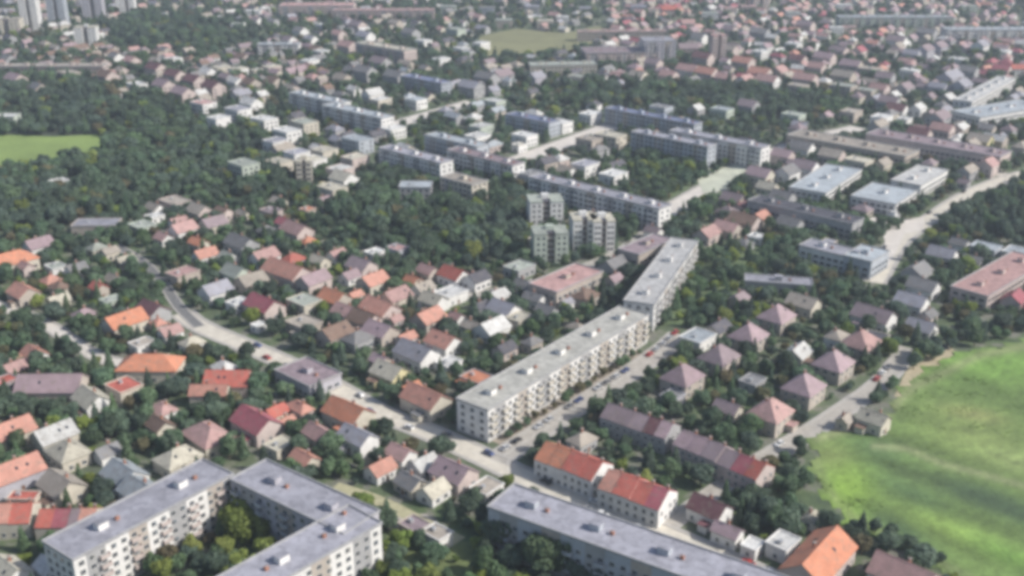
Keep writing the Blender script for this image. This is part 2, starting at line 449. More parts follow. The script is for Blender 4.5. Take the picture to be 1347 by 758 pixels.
# meadow: a real grid whose grass colour differs from place to place
def build_meadow():
    gx = [g(*p) for p in MEADOW]
    xs = np.arange(60, 420, 2.2); ys = np.arange(170, 445, 2.2)
    X, Y = np.meshgrid(xs, ys, indexing='ij')
    PX, PY = proj(X, Y)
    wob = 4 * np.sin(X * .43 + Y * .31) + 5 * np.sin(X * .13 + Y * .21) + 4 * np.sin(Y * .37 - X * .08)
    inside = inpoly(PX + wob, PY + wob * .5, MEADOW)
    def blob(x, y, sx_, sy_, a=0):
        c, s = math.cos(a), math.sin(a); dx = PX - x; dy = PY - y
        u = (dx * c + dy * s) / sx_; v = (-dx * s + dy * c) / sy_
        return np.exp(-(u * u + v * v))
    base = np.array([.13, .20, .055])
    C = np.tile(base, X.shape + (1,))
    r = np.random.default_rng(5)
    def mixin(w, c):
        nonlocal C
        w = np.clip(w, 0, 1)[..., None]; C = C * (1 - w) + np.array(c) * w
    mixin(blob(1300, 480, 120, 26, .1) * .9, (.17, .30, .06))
    mixin(blob(1285, 575, 85, 32, .3) * .85, (.21, .27, .085))
    mixin(blob(1345, 612, 60, 16, .3) * .6, (.23, .28, .11))
    mixin(blob(1280, 545, 40, 9, .2) * .5, (.31, .29, .12))
    mixin(blob(1115, 645, 36, 50, .3) * 1.0, (.23, .36, .06))
    mixin(blob(1095, 600, 30, 18, 0) * .6, (.27, .32, .11))
    mixin(blob(1150, 590, 50, 26, .5) * .8, (.08, .14, .055))
    mixin(blob(1205, 655, 60, 14, .45) * .9, (.07, .125, .05))
    mixin(blob(1290, 655, 85, 16, .35) * 1.0, (.065, .11, .05))
    mixin(blob(1345, 678, 60, 12, .4) * 1.0, (.065, .11, .05))
    mixin(blob(1255, 700, 75, 18, .4) * .95, (.19, .28, .065))
    mixin(blob(1330, 735, 60, 14, .4) * .8, (.14, .26, .05))
    mixin(blob(1185, 700, 50, 14, .55) * .8, (.06, .11, .05))
    def line(pts, wd):
        best = np.full(X.shape, 1e9)
        for (xa, ya), (xb, yb) in zip(pts, pts[1:]):
            t_ = np.clip(((PX - xa) * (xb - xa) + (PY - ya) * (yb - ya)) / ((xb - xa) ** 2 + (yb - ya) ** 2), 0, 1)
            best = np.minimum(best, np.hypot(PX - xa - t_ * (xb - xa), PY - ya - t_ * (yb - ya)))
        return np.exp(-(best / wd) ** 2)
    mixin(line([(1150, 588), (1195, 592), (1240, 612), (1300, 628), (1400, 655)], 4) * .6, (.33, .34, .19))
    mixin(line([(1068, 600), (1085, 640), (1120, 680), (1200, 722), (1300, 775)], 5) * .5, (.26, .29, .14))
    mixin(line([(1075, 578), (1160, 552), (1200, 510), (1290, 468), (1400, 445)], 6) * .55, (.30, .30, .17))
    # streaks along the slope
    ph = PX * .33 + -PY * .95
    st = np.zeros_like(X)
    for k in range(14):
        f_ = r.uniform(.04, .22); st += np.sin(ph * f_ + r.uniform(0, 6) + 1.5 * np.sin(PX * r.uniform(.005, .02) + r.uniform(0, 6))) / 14 ** .5
    C *= (1 + .22 * st)[..., None]
    C *= (1 + .10 * r.standard_normal(X.shape))[..., None]
    Z = .05 + .25 * (np.sin(X * .05) * np.cos(Y * .043) + 1) + .12 * st + .07 * r.standard_normal(X.shape)
    Z = np.maximum(Z, .05)
    idx = -np.ones(X.shape, int); verts = []; cols = []
    I = inside
    need = I.copy()
    need[1:, :] |= I[:-1, :]; need[:, 1:] |= I[:, :-1]; need[1:, 1:] |= I[:-1, :-1]
    ids = np.argwhere(need)
    for k, (i, j) in enumerate(ids): idx[i, j] = k
    verts = [(X[i, j], Y[i, j], Z[i, j] if I[i, j] else .02) for i, j in ids]
    faces = [(idx[i, j], idx[i + 1, j], idx[i + 1, j + 1], idx[i, j + 1]) for i, j in np.argwhere(I[:-1, :-1])]
    me = bpy.data.meshes.new('meadow'); me.from_pydata(verts, [], faces)
    ca = me.color_attributes.new('grass_tint', 'FLOAT_COLOR', 'POINT')
    arr = np.ones((len(ids), 4)); arr[:, :3] = np.clip(C[ids[:, 0], ids[:, 1]] * np.array([.98, 1.0, .95]), .01, .6)
    ca.data.foreach_set('color', arr.ravel())
    m, t, b = nt('meadow_grass')
    at = N(t, 'ShaderNodeVertexColor', layer_name='grass_tint')
    n2 = noise(t, .8, 5, 'World'); n3 = noise(t, .16, 4, 'World')
    col = mixcol(t, .4, at.outputs[0], ramp(t, n2, [(.32, .55), (.68, 1.3)]), 'MULTIPLY')
    col = mixcol(t, .35, col, ramp(t, n3, [(.32, .65), (.68, 1.25)]), 'MULTIPLY')
    t.links.new(col, b.inputs['Base Color']); b.inputs['Roughness'].default_value = .85
    bump(t, b, n2, .8, .35)
    me.materials.append(m); me.polygons.foreach_set('use_smooth', [True] * len(faces))
    o = link('meadow', me); o['kind'] = 'structure'
    return m
MEADOWM = build_meadow()

# ------------------------------------------------------------------ footprints
RECTS = []      # cx, cy, hw, hd, angle, height
def overlap(cx, cy, hw, hd, ang):
    c, s = math.cos(ang), math.sin(ang)
    for (ax, ay, aw, ad, aa, ah) in RECTS:
        dx, dy = ax - cx, ay - cy
        if abs(dx) + abs(dy) > 2 * (hw + hd + aw + ad): continue
        hit = True
        for th in (ang, ang + math.pi / 2, aa, aa + math.pi / 2):
            ux, uy = math.cos(th), math.sin(th)
            ra = hw * abs(math.cos(th - ang)) + hd * abs(math.sin(th - ang))
            rb = aw * abs(math.cos(th - aa)) + ad * abs(math.sin(th - aa))
            if abs(dx * ux + dy * uy) > ra + rb + .6: hit = False; break
        if hit: return True
    return False
def on_road(cx, cy, r):
    for P, hw in ROADS:
        A = np.array(P[:-1]); B = np.array(P[1:]); d = B - A; q = np.array([cx, cy]) - A
        tt = np.clip((q * d).sum(1) / np.maximum((d * d).sum(1), 1e-6), 0, 1)
        dist = np.hypot(*(q - d * tt[:, None]).T)
        if dist.min() < hw + r: return True
    return False

# ------------------------------------------------------------------ windows and small parts, shared meshes
CURT = [GLASS, plain('curtained_glass', (.20, .20, .19), .3, 0, .3, .5), plain('blue_glass', (.09, .12, .15), .12, 0, .3, .5)]
def mk_window(w, h, name='window', gl=None):
    gl = gl or GLASS
    mb = MB()
    mb.box(-w / 2, w / 2, -.02, .05, 0, h, FRAME)
    mb.box(-w / 2 + .1, -.04, .045, .062, .1, h - .1, gl); mb.box(.04, w / 2 - .1, .045, .062, .1, h - .1, GLASS)
    mb.box(-w / 2 - .08, w / 2 + .08, 0, .16, -.1, -.002, CONC)
    return mb.mesh(name)
WIN = {k: [mk_window(*v, 'window', c_) for c_ in (CURT[0], CURT[1], CURT[2], CURT[0])] for k, v in {'s': (1.2, 1.4), 'm': (1.7, 1.5), 'l': (2.4, 1.6)}.items()}
def mk_door():
    mb = MB(); mb.box(-.55, .55, -.02, .07, 0, 2.1, DOORM); mb.box(-.7, .7, 0, .6, -.02, .12, CONC)
    return mb.mesh('door')
DOOR = mk_door()
def mk_handle():
    mb = MB(); mb.box(.35, .45, .071, .12, 1.0, 1.15, VENT); return mb.mesh('handle')
HANDLE = mk_handle()
def mk_chimney():
    mb = MB(); mb.box(-.4, .4, -.35, .35, 0, 2.2, BRICK); mb.box(-.48, .48, -.43, .43, 2.2, 2.35, CONC)
    mb.cyl(-.15, 0, 2.35, 2.7, .12, .1, BRICK, 6); mb.cyl(.18, 0, 2.35, 2.6, .12, .1, BRICK, 6)
    return mb.mesh('chimney')
CHIM = mk_chimney()
def mk_skylight():
    mb = MB(); mb.box(-.45, .45, -.6, .6, -.05, .07, DARKMETAL); mb.box(-.36, .36, -.5, .5, .07, .085, GLASS); return mb.mesh('skylight')
SKYL = mk_skylight()
BALM = {}
def mk_balcony(w, c):
    k = (w, c)
    if k not in BALM:
        mb = MB(); mb.box(-w / 2, w / 2, 0, 1.3, -.18, 0, CONC)
        pm = wall_mat(c)
        mb.box(-w / 2, w / 2, 1.22, 1.3, 0.002, 1.05, pm); mb.box(-w / 2, -w / 2 + .08, .0, 1.218, 0.002, 1.05, pm); mb.box(w / 2 - .08, w / 2, .0, 1.218, 0.002, 1.05, pm)
        BALM[k] = mb.mesh('balcony')
    return BALM[k]

def on_side(parent, name, me, side, along, z, w, d, out=0.0):
    """side 0:-y 1:+x 2:+y 3:-x ; local +y of the piece points outward"""
    rz = (math.pi, -math.pi / 2, 0, math.pi / 2)[side]
    loc = ((-along, -d / 2 - out, z), (w / 2 + out, -along, z), (along, d / 2 + out, z), (-w / 2 - out, along, z))[side]
    return link(name, me, parent, loc, rz)

DETAIL_Y = 470.0
def fac_windows(root, w, d, h, floor_h, near, sides=(0, 1, 2, 3), z0=.9, step=2.9, big='s', skip=0.0, bal=None, extra=None):
    """windows of a building: single parts when near, one joined part when too small to tell apart"""
    nf = max(1, int((h - .3) // floor_h))
    joined = MB() if not near else None
    for s in sides:
        L = w if s in (0, 2) else d
        n = max(1, int((L - 1.2) // step))
        for k in range(n):
            a = (k - (n - 1) / 2) * (L - 1.2) / n
            for f in range(nf):
                z = z0 + f * floor_h
                if random.random() < skip: continue
                if bal and s in bal[0] and (k % bal[1] == bal[2]) and f > 0:
                    if near: on_side(root, 'balcony', mk_balcony(bal[3], bal[4]), s, a, z - .85, w, d, .002)
                    else: add_side_box(joined, s, a, z - .85, bal[3], 1.0, w, d, 1.2, wall_mat(bal[4]))
                if near: on_side(root, 'window', random.choice(WIN[big]), s, a, z, w, d, 0)
                else: add_side_box(joined, s, a, z, {'s': 1.2, 'm': 1.7, 'l': 2.4}[big], 1.4, w, d, .05, GLASS)
    if joined is not None and joined.f:
        o = joined.build('window', root); o['kind'] = 'stuff'
def add_side_box(mb, s, a, z, ww, hh, w, d, out, mat):
    if s == 0: mb.box(-a - ww / 2, -a + ww / 2, -d / 2 - out, -d / 2, z, z + hh, mat)
    elif s == 1: mb.box(w / 2, w / 2 + out, -a - ww / 2, -a + ww / 2, z, z + hh, mat)
    elif s == 2: mb.box(a - ww / 2, a + ww / 2, d / 2, d / 2 + out, z, z + hh, mat)
    else: mb.box(-w / 2 - out, -w / 2, a - ww / 2, a + ww / 2, z, z + hh, mat)

def pitched(mb, w, d, h, rh, kind, rm, wm, oh=.45, th=.22):
    """ridge along x. returns nothing; adds roof shell to mb; gable wall triangles are done by the wall builder"""
    W, D = w / 2 + oh, d / 2 + oh
    zb = h - rh * oh / (d / 2)
    if kind == 'gable':
        rx = W
        A = [(-W, -D, zb), (W, -D, zb), (W, D, zb), (-W, D, zb), (-rx, 0, h + rh), (rx, 0, h + rh)]
        faces = [(0, 1, 5, 4), (2, 3, 4, 5), (1, 2, 5), (3, 0, 4)]
        top = [(0, 1, 5, 4), (2, 3, 4, 5)]
        n = len(mb.v); k = mb.slot(rm)
        mb.v += [(x, y, z + th) for x, y, z in A] + A
        mb.f += [tuple(i + n for i in f) for f in top]; mb.m += [k, k]
        for f in top: mb.f.append(tuple(i + 6 + n for i in reversed(f))); mb.m.append(k)
        for a, b in ((0, 1), (1, 5), (5, 2), (2, 3), (3, 4), (4, 0)):
            mb.f.append((n + a + 6, n + b + 6, n + b, n + a)); mb.m.append(k)
    else:
        rx = max(.3, w / 2 - d / 2 * .95) if kind == 'hip' else W - d * .28
        if kind == 'pyramid': rx = .25
        A = [(-W, -D, zb), (W, -D, zb), (W, D, zb), (-W, D, zb), (-rx, 0, h + rh), (rx, 0, h + rh)]
        top = [(0, 1, 5, 4), (1, 2, 5), (2, 3, 4, 5), (3, 0, 4)]
        n = len(mb.v); k = mb.slot(rm)
        mb.v += [(x, y, z + th) for x, y, z in A] + A[:4]
        mb.f += [tuple(i + n for i in f) for f in top]; mb.m += [k] * 4
        for a, b in ((0, 1), (1, 2), (2, 3), (3, 0)):
            mb.f.append((n + a + 6, n + b + 6, n + b, n + a)); mb.m.append(k)
        mb.f.append((n + 9, n + 8, n + 7, n + 6)); mb.m.append(k)
    # ridge cap
    mb.box(-rx + .05, rx - .05, -.14, .14, h + rh + th - .06, h + rh + th + .09, rm)
def walls(mb, w, d, h, rh, kind, wm):
    W, D = w / 2, d / 2
    mb.box(-W, W, -D, D, 0, h, wm)
    if kind == 'gable':
        mb.poly([(-W, -D, h), (-W, 0, h + rh), (-W, D, h)][::1], wm)
        mb.poly([(W, -D, h), (W, D, h), (W, 0, h + rh)], wm)
HOUSE_COUNT = 0
FAR_JOIN = []
HOUSE_MAX = 300
def house(px, py, colour, w, d, h, ang, kind='gable', wall=None, name='house', cat='house', front=None, group=None, force=False, at=None, rh=None, clear_road=True):
    """a house whose roof centre is seen at photo pixel (px,py)"""
    global HOUSE_COUNT
    if rh is None: rh = {'gable': .34, 'hip': .32, 'halfhip': .34, 'pyramid': .36, 'flat': 0}[kind] * d
    if at is None: x, y = g(px, py, h + rh * .45)
    else: x, y = at; 
    if not force:
        for _ in range(9):
            bad = overlap(x, y, w / 2, d / 2, ang) or (clear_road and on_road(x, y, min(w, d) * .42))
            if not bad: break
            w *= .87; d *= .87
            if d < 4: return None
        if bad: return None
        rh = {'gable': .34, 'hip': .32, 'halfhip': .34, 'pyramid': .36, 'flat': 0}[kind] * d if kind != 'flat' else 0
        h = min(h, max(3, d * .75))
    RECTS.append((x, y, w / 2, d / 2, ang, h + rh))
    wall = wall or random.choice(['white', 'cream', 'beige', 'white', 'pinkw', 'cream', 'grayw'])
    if HOUSE_COUNT >= HOUSE_MAX:
        FAR_JOIN.append((x, y, w, d, h, ang, kind, colour, wall, rh)); return None
    root = thing(name, cat, (x, y, 0), ang, '', group)
    near = y < DETAIL_Y
    mb = MB(); walls(mb, w, d, h, rh, kind, wall_mat(wall)); mb.build('wall', root)
    mb = MB()
    if kind == 'flat':
        rm = roof_mat(colour, True)
        mb.box(-w / 2 - .25, w / 2 + .25, -d / 2 - .25, d / 2 + .25, h + .002, h + .2, rm)
        for a in ((-w / 2 - .25, w / 2 + .25, -d / 2 - .25, -d / 2 + .1), (-w / 2 - .25, w / 2 + .25, d / 2 - .1, d / 2 + .25), (-w / 2 - .25, -w / 2 + .1, -d / 2 + .102, d / 2 - .102), (w / 2 - .1, w / 2 + .25, -d / 2 + .102, d / 2 - .102)):
            mb.box(*a, h + .202, h + .55, wall_mat(wall))
        r = mb.build('roof', root)
        if w > 7:
            mv = MB(); mv.box(-w * .2 - .7, -w * .2 + .7, -.6, .6, h + .203, h + 1.3, VENT); mv.build('roof_vent', r)
    else:
        pitched(mb, w, d, h, rh, kind, roof_mat(colour), wall_mat(wall))
        r = mb.build('roof', root)
        cx = random.uniform(-.22, .22) * w
        link('chimney', CHIM, r, (cx, d * .12, h + rh * .62))
        if near and w > 9 and random.random() < .6:
            for k in range(random.randint(1, 2)):
                s = random.choice((-1, 1)); yy = s * d * .24
                a = math.atan2(rh, d / 2) * -s
                o = link('skylight', SKYL, r, (random.uniform(-.3, .3) * w, yy, h + rh * (1 - .48) + .26))
                o.rotation_euler = (a, 0, 0)
    fac_windows(root, w, d, h, 2.8, near, step=3.0, skip=.15, big=random.choice('sm'))
    if near:
        dr = on_side(root, 'door', DOOR, random.choice((0, 1)), .0, .02, w, d, .005)
        if y < 400: link('handle', HANDLE, dr, (0, 0, 0))
        if random.random() < .45 and w > 9:      # lean-to porch or garage wing
            pw = random.uniform(3, 4.5); mb = MB()
            s = random.choice((-1, 1))
            mb.box(s * w * .2 - pw / 2, s * w * .2 + pw / 2, -d / 2 - 3.0, -d / 2 - .003, 0, 2.6, wall_mat(wall))
            mb.box(s * w * .2 - pw / 2 - .25, s * w * .2 + pw / 2 + .25, -d / 2 - 3.3, -d / 2 - .08, 2.602, 2.85, roof_mat(random.choice(['gray', 'brown', colour]), True))
            mb.build('porch', root)
    kn = {'gable': 'gabled', 'hip': 'hipped', 'halfhip': 'hipped', 'pyramid': 'pyramid', 'flat': 'flat'}[kind]
    sz = 'small ' if w < 9 else ('long ' if w > 22 else '')
    if front is None: front = '%shouse, %s %s roof,' % (sz, RN[colour], kn)
    qx, qy = proj(x, y, h)
    pend(root, front, qx, qy)
    HOUSE_COUNT += 1
    return root

U = math.radians(49); V = math.radians(-42)

# ------------------------------------------------------------------ large blocks
def block(name, cx, cy, L, D, h, ang, roofc, wall, label, floor_h=2.9, win='m', step=3.3, balc=None, cat='apartment block', near=None, penthouses=0, group=None, solid_ends=None, front=None, litwall=None):
    RECTS.append((cx, cy, L / 2, D / 2, ang, h))
    root = thing(name, cat, (cx, cy, 0), ang, label or '', group)
    if label is None: qx, qy = proj(cx, cy, h); pend(root, front, qx, qy)
    near = (cy < DETAIL_Y) if near is None else near
    mb = MB(); mb.box(-L / 2, L / 2, -D / 2, D / 2, 0, h, wall_mat(wall)); mb.build('wall', root)
    pl = MB(); pl.box(-L / 2 - .06, L / 2 + .06, -D / 2 - .06, D / 2 + .06, 0, .7, CONC); pl.build('plinth', root)
    mb = MB(); rm = roof_mat(roofc, True); e = .35
    mb.box(-L / 2 - e, L / 2 + e, -D / 2 - e, D / 2 + e, h + .003, h + .25, rm)
    r = mb.build('roof', root)
    pa = MB(); pm = wall_mat('grayw')
    for a in ((-L / 2 - e, L / 2 + e, -D / 2 - e, -D / 2), (-L / 2 - e, L / 2 + e, D / 2, D / 2 + e), (-L / 2 - e, -L / 2, -D / 2 + .004, D / 2 - .004), (L / 2, L / 2 + e, -D / 2 + .004, D / 2 - .004)):
        pa.box(*a, h + .252, h + .75, pm)
    pa.build('parapet', r)
    nst = max(1, int(L // 18))
    for k in range(nst):
        x = (k - (nst - 1) / 2) * L / nst
        v = MB(); v.box(x - 1.6, x + 1.6, -1.3, 1.3, h + .253, h + 2.3, wall_mat(wall)); v.box(x - 1.75, x + 1.75, -1.45, 1.45, h + 2.302, h + 2.45, rm)
        v.build('stair_head', r)
        if L / nst > 12:
            v = MB(); v.box(x + 4.5, x + 5.6, -.5, .5, h + .253, h + 1.3, BRICK); v.cyl(x + 5.05, 0, h + 1.3, h + 1.9, .2, .2, VENT, 6); v.build('vent_shaft', r)
            v = MB(); v.cyl(x - 4.5, D * .2, h + .253, h + 3.2, .04, .03, VENT, 5); v.box(x - 5.1, x - 3.9, D * .2 - .03, D * .2 + .03, h + 2.9, h + 2.95, VENT); v.build('antenna', r)
    ends = solid_ends or ()
    sides = [s for s in (0, 1, 2, 3) if s not in ends]
    fac_windows(root, L, D, h, floor_h, near, sides, 1.2, step, win, 0, balc)
    if cat == 'apartment block' or name in ('slab_block', 'courtyard_block'):
        ns = max(2, int(L // 13)); alt = [c_ for c_ in ('grayw', 'beige', 'pinkw') if c_ != wall]
        for k in range(ns):
            x = (k + .5 - ns / 2) * L / ns; cc = wall_mat(alt[k % 2])
            st_ = MB(); st_.box(x - L / ns * .22, x + L / ns * .22, -D / 2 - .03, -D / 2 - .002, .9, h - .1, cc); st_.build('facade_panel', root)
            st_ = MB(); st_.box(x - L / ns * .22, x + L / ns * .22, D / 2 + .002, D / 2 + .03, .9, h - .1, cc); st_.build('facade_panel', root)
    return root
def block_eave(name, p0, p1, D, h, side, *a, **k):
    """block whose visible lower eave runs between photo pixels p0-p1 at height h; body lies on the far side"""
    x0, y0 = g(*p0, h); x1, y1 = g(*p1, h)
    ang = math.atan2(y1 - y0, x1 - x0); L = math.hypot(x1 - x0, y1 - y0)
    nx, ny = -math.sin(ang) * side, math.cos(ang) * side
    cx, cy = (x0 + x1) / 2 + nx * D / 2, (y0 + y1) / 2 + ny * D / 2
    return block(name, cx, cy, L, D, h, ang, *a, **k)

# the long white slab: lower eave from (645,545) to (855,412); local -y side faces lower right
slab = block_eave('slab_block', (642, 541), (853, 415), 14, 12.5, 1, 'slabgrey', 'white',
                  'long white slab block with a grey-beige flat roof beside the street', balc=((0,), 2, 0, 3.0, 'cream'))
slab2 = block_eave('slab_block', (860, 402), (918, 318), 13, 12.5, 1, 'slabpale', 'white',
                   'narrower pale slab block with pale grey roof continuing beyond the long slab', balc=((0,), 2, 1, 3.0, 'white'))
# U-shaped block: one thing with three wings as separate things that touch: built as one building of parts
west = block_eave('courtyard_block', (96, 738), (306, 625), 14, 15.5, 1, 'lav', 'white',
                  'west wing of the U-shaped courtyard block, pale facade facing the yard', balc=((0,), 3, 1, 3.0, 'pinkw'), step=3.1)
bx0, by0 = g(303, 632, 15.5); bx1, by1 = g(452, 704, 15.5)
ang = math.atan2(by1 - by0, bx1 - bx0); L = math.hypot(bx1 - bx0, by1 - by0)
back = block('courtyard_block', (bx0 + bx1) / 2 - math.sin(ang) * 7, (by0 + by1) / 2 + math.cos(ang) * 7, L, 14, 15.5, ang, 'lav', 'lavw',
             'back wing of the U-shaped courtyard block with a lavender roof', balc=((0,), 3, 0, 3.0, 'bluew'))
ex0, ey0 = g(502, 690, 15.6); 
eang = math.radians(229)
eL = 58
nx, ny = -math.sin(eang), math.cos(eang)
east = block('courtyard_block', ex0 + math.cos(eang) * eL / 2 - nx * 7 * 1, ey0 + math.sin(eang) * eL / 2 - ny * 7 * 1, eL, 13.5, 15.6, eang, 'lav', 'white',
             'east wing of the U-shaped courtyard block running off the bottom edge', balc=((0,), 3, 0, 3.0, 'cream'))
lower = block_eave('slab_block', (642, 668), (1010, 800), 14, 14.5, 1, 'lav', 'bluew',
                   'long grey slab block along the bottom edge with lavender roof', balc=((0,), 3, 1, 3.0, 'bluew'))

# far slabs: (px,py,len,depth,h,angle,roof,wall,label)
SLABS = [(785, 251, 92, 11, 13, V, 'lav', 'white', 'long lavender-roofed slab block in the centre with a white end wall'),
         (546, 203, 56, 11, 13, V, 'lav', 'white', 'lavender-roofed slab left of centre with a bright white end wall'),
         (638, 206, 56, 11, 13, V, 'mauve', 'white', 'mauve-roofed slab between the strip road and the wood'),
         (858, 152, 78, 10, 12, V, 'blue', 'bluew', 'far blue-roofed slab in front of the green belt'),
         (945, 182, 70, 11, 14, V, 'lav', 'white', 'lavender slab at the avenue with a bright white end wall'),
         (885, 182, 60, 10, 15, V, 'lav', 'bluew', 'shorter lavender slab behind the small green park'),
         (600, 184, 48, 11, 14, V, 'paleblue', 'bluew', 'pale blue-roofed block beside the inner street'),
         (700, 155, 42, 12, 11, V, 'blue', 'bluew', 'blue-grey block behind the pale strip road'),
         (560, 104, 50, 12, 12, V, 'blue', 'bluew', 'deep blue-roofed block in the upper centre'),
         (470, 146, 66, 12, 13, V, 'paleblue', 'white', 'pale blue-roofed block above the cream villas'),
         (420, 128, 60, 12, 13, V, 'paleblue', 'white', 'pale blue flat-roofed block right of the white villas'),
         (1058, 276, 62, 13, 9, V, 'dark', 'grayw', 'charcoal-roofed block left of the forked plaza'),
         (505, 13, 120, 18, 12, 0.02, 'pink', 'pinkw', 'long pale pink building at the top edge, left of centre'),
         (418, 6, 90, 30, 14, 0.02, 'pink', 'pinkw', 'wide pink-roofed building on the top edge'),
         (818, 41, 95, 10, 10, 0.05, 'pink', 'beige', 'long thin pink building right of the olive field'),
         (815, 66, 70, 34, 12, 0.1, 'mauve', 'pinkw', 'large mauve flat-roofed building with a crimson end bay'),
         (865, 52, 30, 26, 22, 0.1, 'lav', 'lavw', 'tall lilac block right of the large mauve building'),
         (1297, 117, 120, 14, 10, math.radians(52), 'white', 'white', 'long diagonal white-roofed hall at the upper right'),
         (1317, 143, 80, 26, 8, math.radians(30), 'paleblue', 'white', 'wide pale blue-roofed hall at the right edge'),
         (1310, 38, 110, 22, 12, 0.0, 'paleblue', 'white', 'long pale building near the top right corner'),
         (1177, 22, 130, 20, 12, 0.0, 'paleblue', 'greenw', 'long pale blue-green building on the top edge at right'),
         (1087, 235, 62, 22, 7, math.radians(55), 'paleblue', 'white', 'pale flat-roofed hall right of the wide avenue'),
         (1163, 255, 34, 26, 7, math.radians(52), 'paleblue', 'white', 'square pale blue hall behind the forked plaza'),
         (1210, 231, 44, 18, 8, math.radians(50), 'white', 'white', 'white flat-roofed block behind the right avenue'),
         (1140, 334, 20, 14, 9, U, 'paleblue', 'bluew', 'glassy pale blue building in front of the forked plaza'),
         (1104, 330, 36, 13, 8, V, 'lav', 'white', 'lavender flat-roofed building left of the glassy pale block'),
         (1317, 360, 66, 17, 7, math.radians(44), 'pink', 'pinkw', 'long pink-roofed building at the right edge above the meadow'),
         (1024, 369, 30, 9, 5, math.radians(-12), 'lav', 'grayw', 'low pale flat-roofed building behind the mauve houses'),
         (1120, 188, 84, 22, 8, V, 'beige', 'beige', 'large beige flat-roofed block in the mauve quarter'),
         (1232, 188, 90, 20, 9, V, 'mauve', 'pinkw', 'large mauve-roofed block in the upper right quarter'),
         (745, 366, 34, 16, 8, U, 'pink', 'beige', 'pinkish-beige commercial building in front of the four towers'),
         (850, 322, 30, 12, 9, U, 'mauve', 'beige', 'mauve-roofed block beside the far end of the slab'),
         (405, 490, 21, 15, 5.5, V, 'mauve', 'lavw', 'big flat mauve-roofed building on the garden lane'),
         (740, 84, 60, 16, 10, .1, 'palegreen', 'cream', 'pale green-roofed building below the olive field'),
         (610, 236, 26, 13, 12, V, 'beige', 'cream', 'beige block in front of the mauve-roofed slab'),
         (367, 58, 40, 14, 12, 0, 'paleblue', 'white', 'white-blue flat-roofed block behind the maroon terraces'),
         (507, 61, 70, 16, 14, V, 'cream', 'pinkw', 'cream flat-roofed building in the upper centre-left'),
         (50, 86, 120, 14, 10, 0.02, 'beige', 'pinkw', 'long beige-roofed building above the big wood'),
         (1175, 284, 5, 5, 3, V, 'white', 'white', 'tiny white kiosk on the forked plaza')]
for (px, py, L, D, h, a, rc, wc, lab) in SLABS:
    x, y = g(px, py, h)
    nm = 'hall' if 'hall' in lab else ('kiosk' if 'kiosk' in lab else ('apartment_block' if h > 10 else 'commercial_building'))
    ct = nm.replace('_', ' ')
    bal = ((0,), 3, 1, 3.0, wc) if nm == 'apartment_block' else None
    block(nm, x, y, L, D, h, a, rc, wc, lab, balc=bal, cat=ct, win='l' if nm != 'apartment_block' else 'm')

# four pale towers, each with a dark recessed stair bay
def tower(name, px, py, w, d, h, wall, roofc, label, rec=True, ang=0.12):
    x, y = g(px, py, 0); y += d / 2
    RECTS.append((x, y, w / 2, d / 2, ang, h))
    root = thing(name, 'tower block', (x, y, 0), ang, label)
    b = .24 * w
    mb = MB(); wm = wall_mat(wall)
    mb.box(-w / 2, -b / 2 - .0, -d / 2, d / 2, 0, h, wm); mb.box(b / 2, w / 2, -d / 2, d / 2, 0, h, wm)
    mb.box(-b / 2, b / 2, -d / 2 + 3.0, d / 2 - 1, 0, h - .6, plain('dark_render', (.16, .13, .12), .8))
    mb.build('wall', root)
    mb = MB()
    mb.box(-w / 2 - .2, -b / 2 - .003, -d / 2 - .2, d / 2 + .2, h + .003, h + .7, roof_mat(roofc, True)); mb.box(b / 2 + .003, w / 2 + .2, -d / 2 - .2, d / 2 + .2, h + .003, h + .7, roof_mat(roofc, True))
    mb.box(-b / 2, b / 2, -d / 2 + 2.8, d / 2 - .8, h - .597, h + .2, roof_mat('dark', True))
    r = mb.build('roof', root)
    v = MB(); v.box(-2, 2, 0, 3, h + .2, h + 2.6, wm); v.build('lift_house', r)
    nf = int(h // 2.9)
    j = MB()
    for f in range(nf):
        z = .9 + f * 2.9
        for xx in (-w * .38, -w * .22, w * .22, w * .38): j.box(xx - .6, xx + .6, -d / 2 - .05, -d / 2, z, z + 1.3, GLASS)
        for yy in (-d * .3, 0, d * .3): j.box(w / 2, w / 2 + .05, yy - .6, yy + .6, z, z + 1.3, GLASS)
        for yy in (-d * .3, 0, d * .3): j.box(-w / 2 - .05, -w / 2, yy - .6, yy + .6, z, z + 1.3, GLASS)
        j.box(-b / 2 + .1, b / 2 - .1, -d / 2 + 2.0, -d / 2 + 3.0, z - .4, z + .6, CONC)
    o = j.build('window', root); o['kind'] = 'stuff'
tower('tower_block', 717, 302, 18, 14, 15, 'white', 'palegreen', 'upper left tower of four, whitish with a dark central bay')
tower('tower_block', 723, 347, 17, 13, 15, 'greenw', 'palegreen', 'lower left tower of four, faintly green with a dark central bay')
tower('tower_block', 767, 330, 12, 13, 16, 'white', 'cream', 'cream tower of four, third from left, with dark central bay')
tower('tower_block', 792, 332, 11, 13, 16, 'white', 'cream', 'cream tower of four, rightmost, beside the brown commercial roofs')
tower('high_rise', 8, 46, 30, 16, 16, 'cream', 'beige', 'low wide cream tower at the top left corner')
tower('high_rise', 40, 42, 19, 15, 36, 'white', 'white', 'white high-rise at top left, second from the corner')
tower('high_rise', 75, 34, 20, 15, 40, 'bluew', 'paleblue', 'bluish white high-rise at top left, third from the corner')
tower('high_rise', 122, 24, 24, 15, 34, 'lavw', 'lav', 'lilac high-rise near the top edge, fourth from left corner')
tower('high_rise', 167, 20, 18, 15, 30, 'white', 'palegreen', 'white high-rise near the top edge, rightmost of the corner group')
tower('high_rise', 944, 84, 13, 12, 26, 'pinkw', 'pink', 'slim pink tower standing among the pink-roofed quarter')
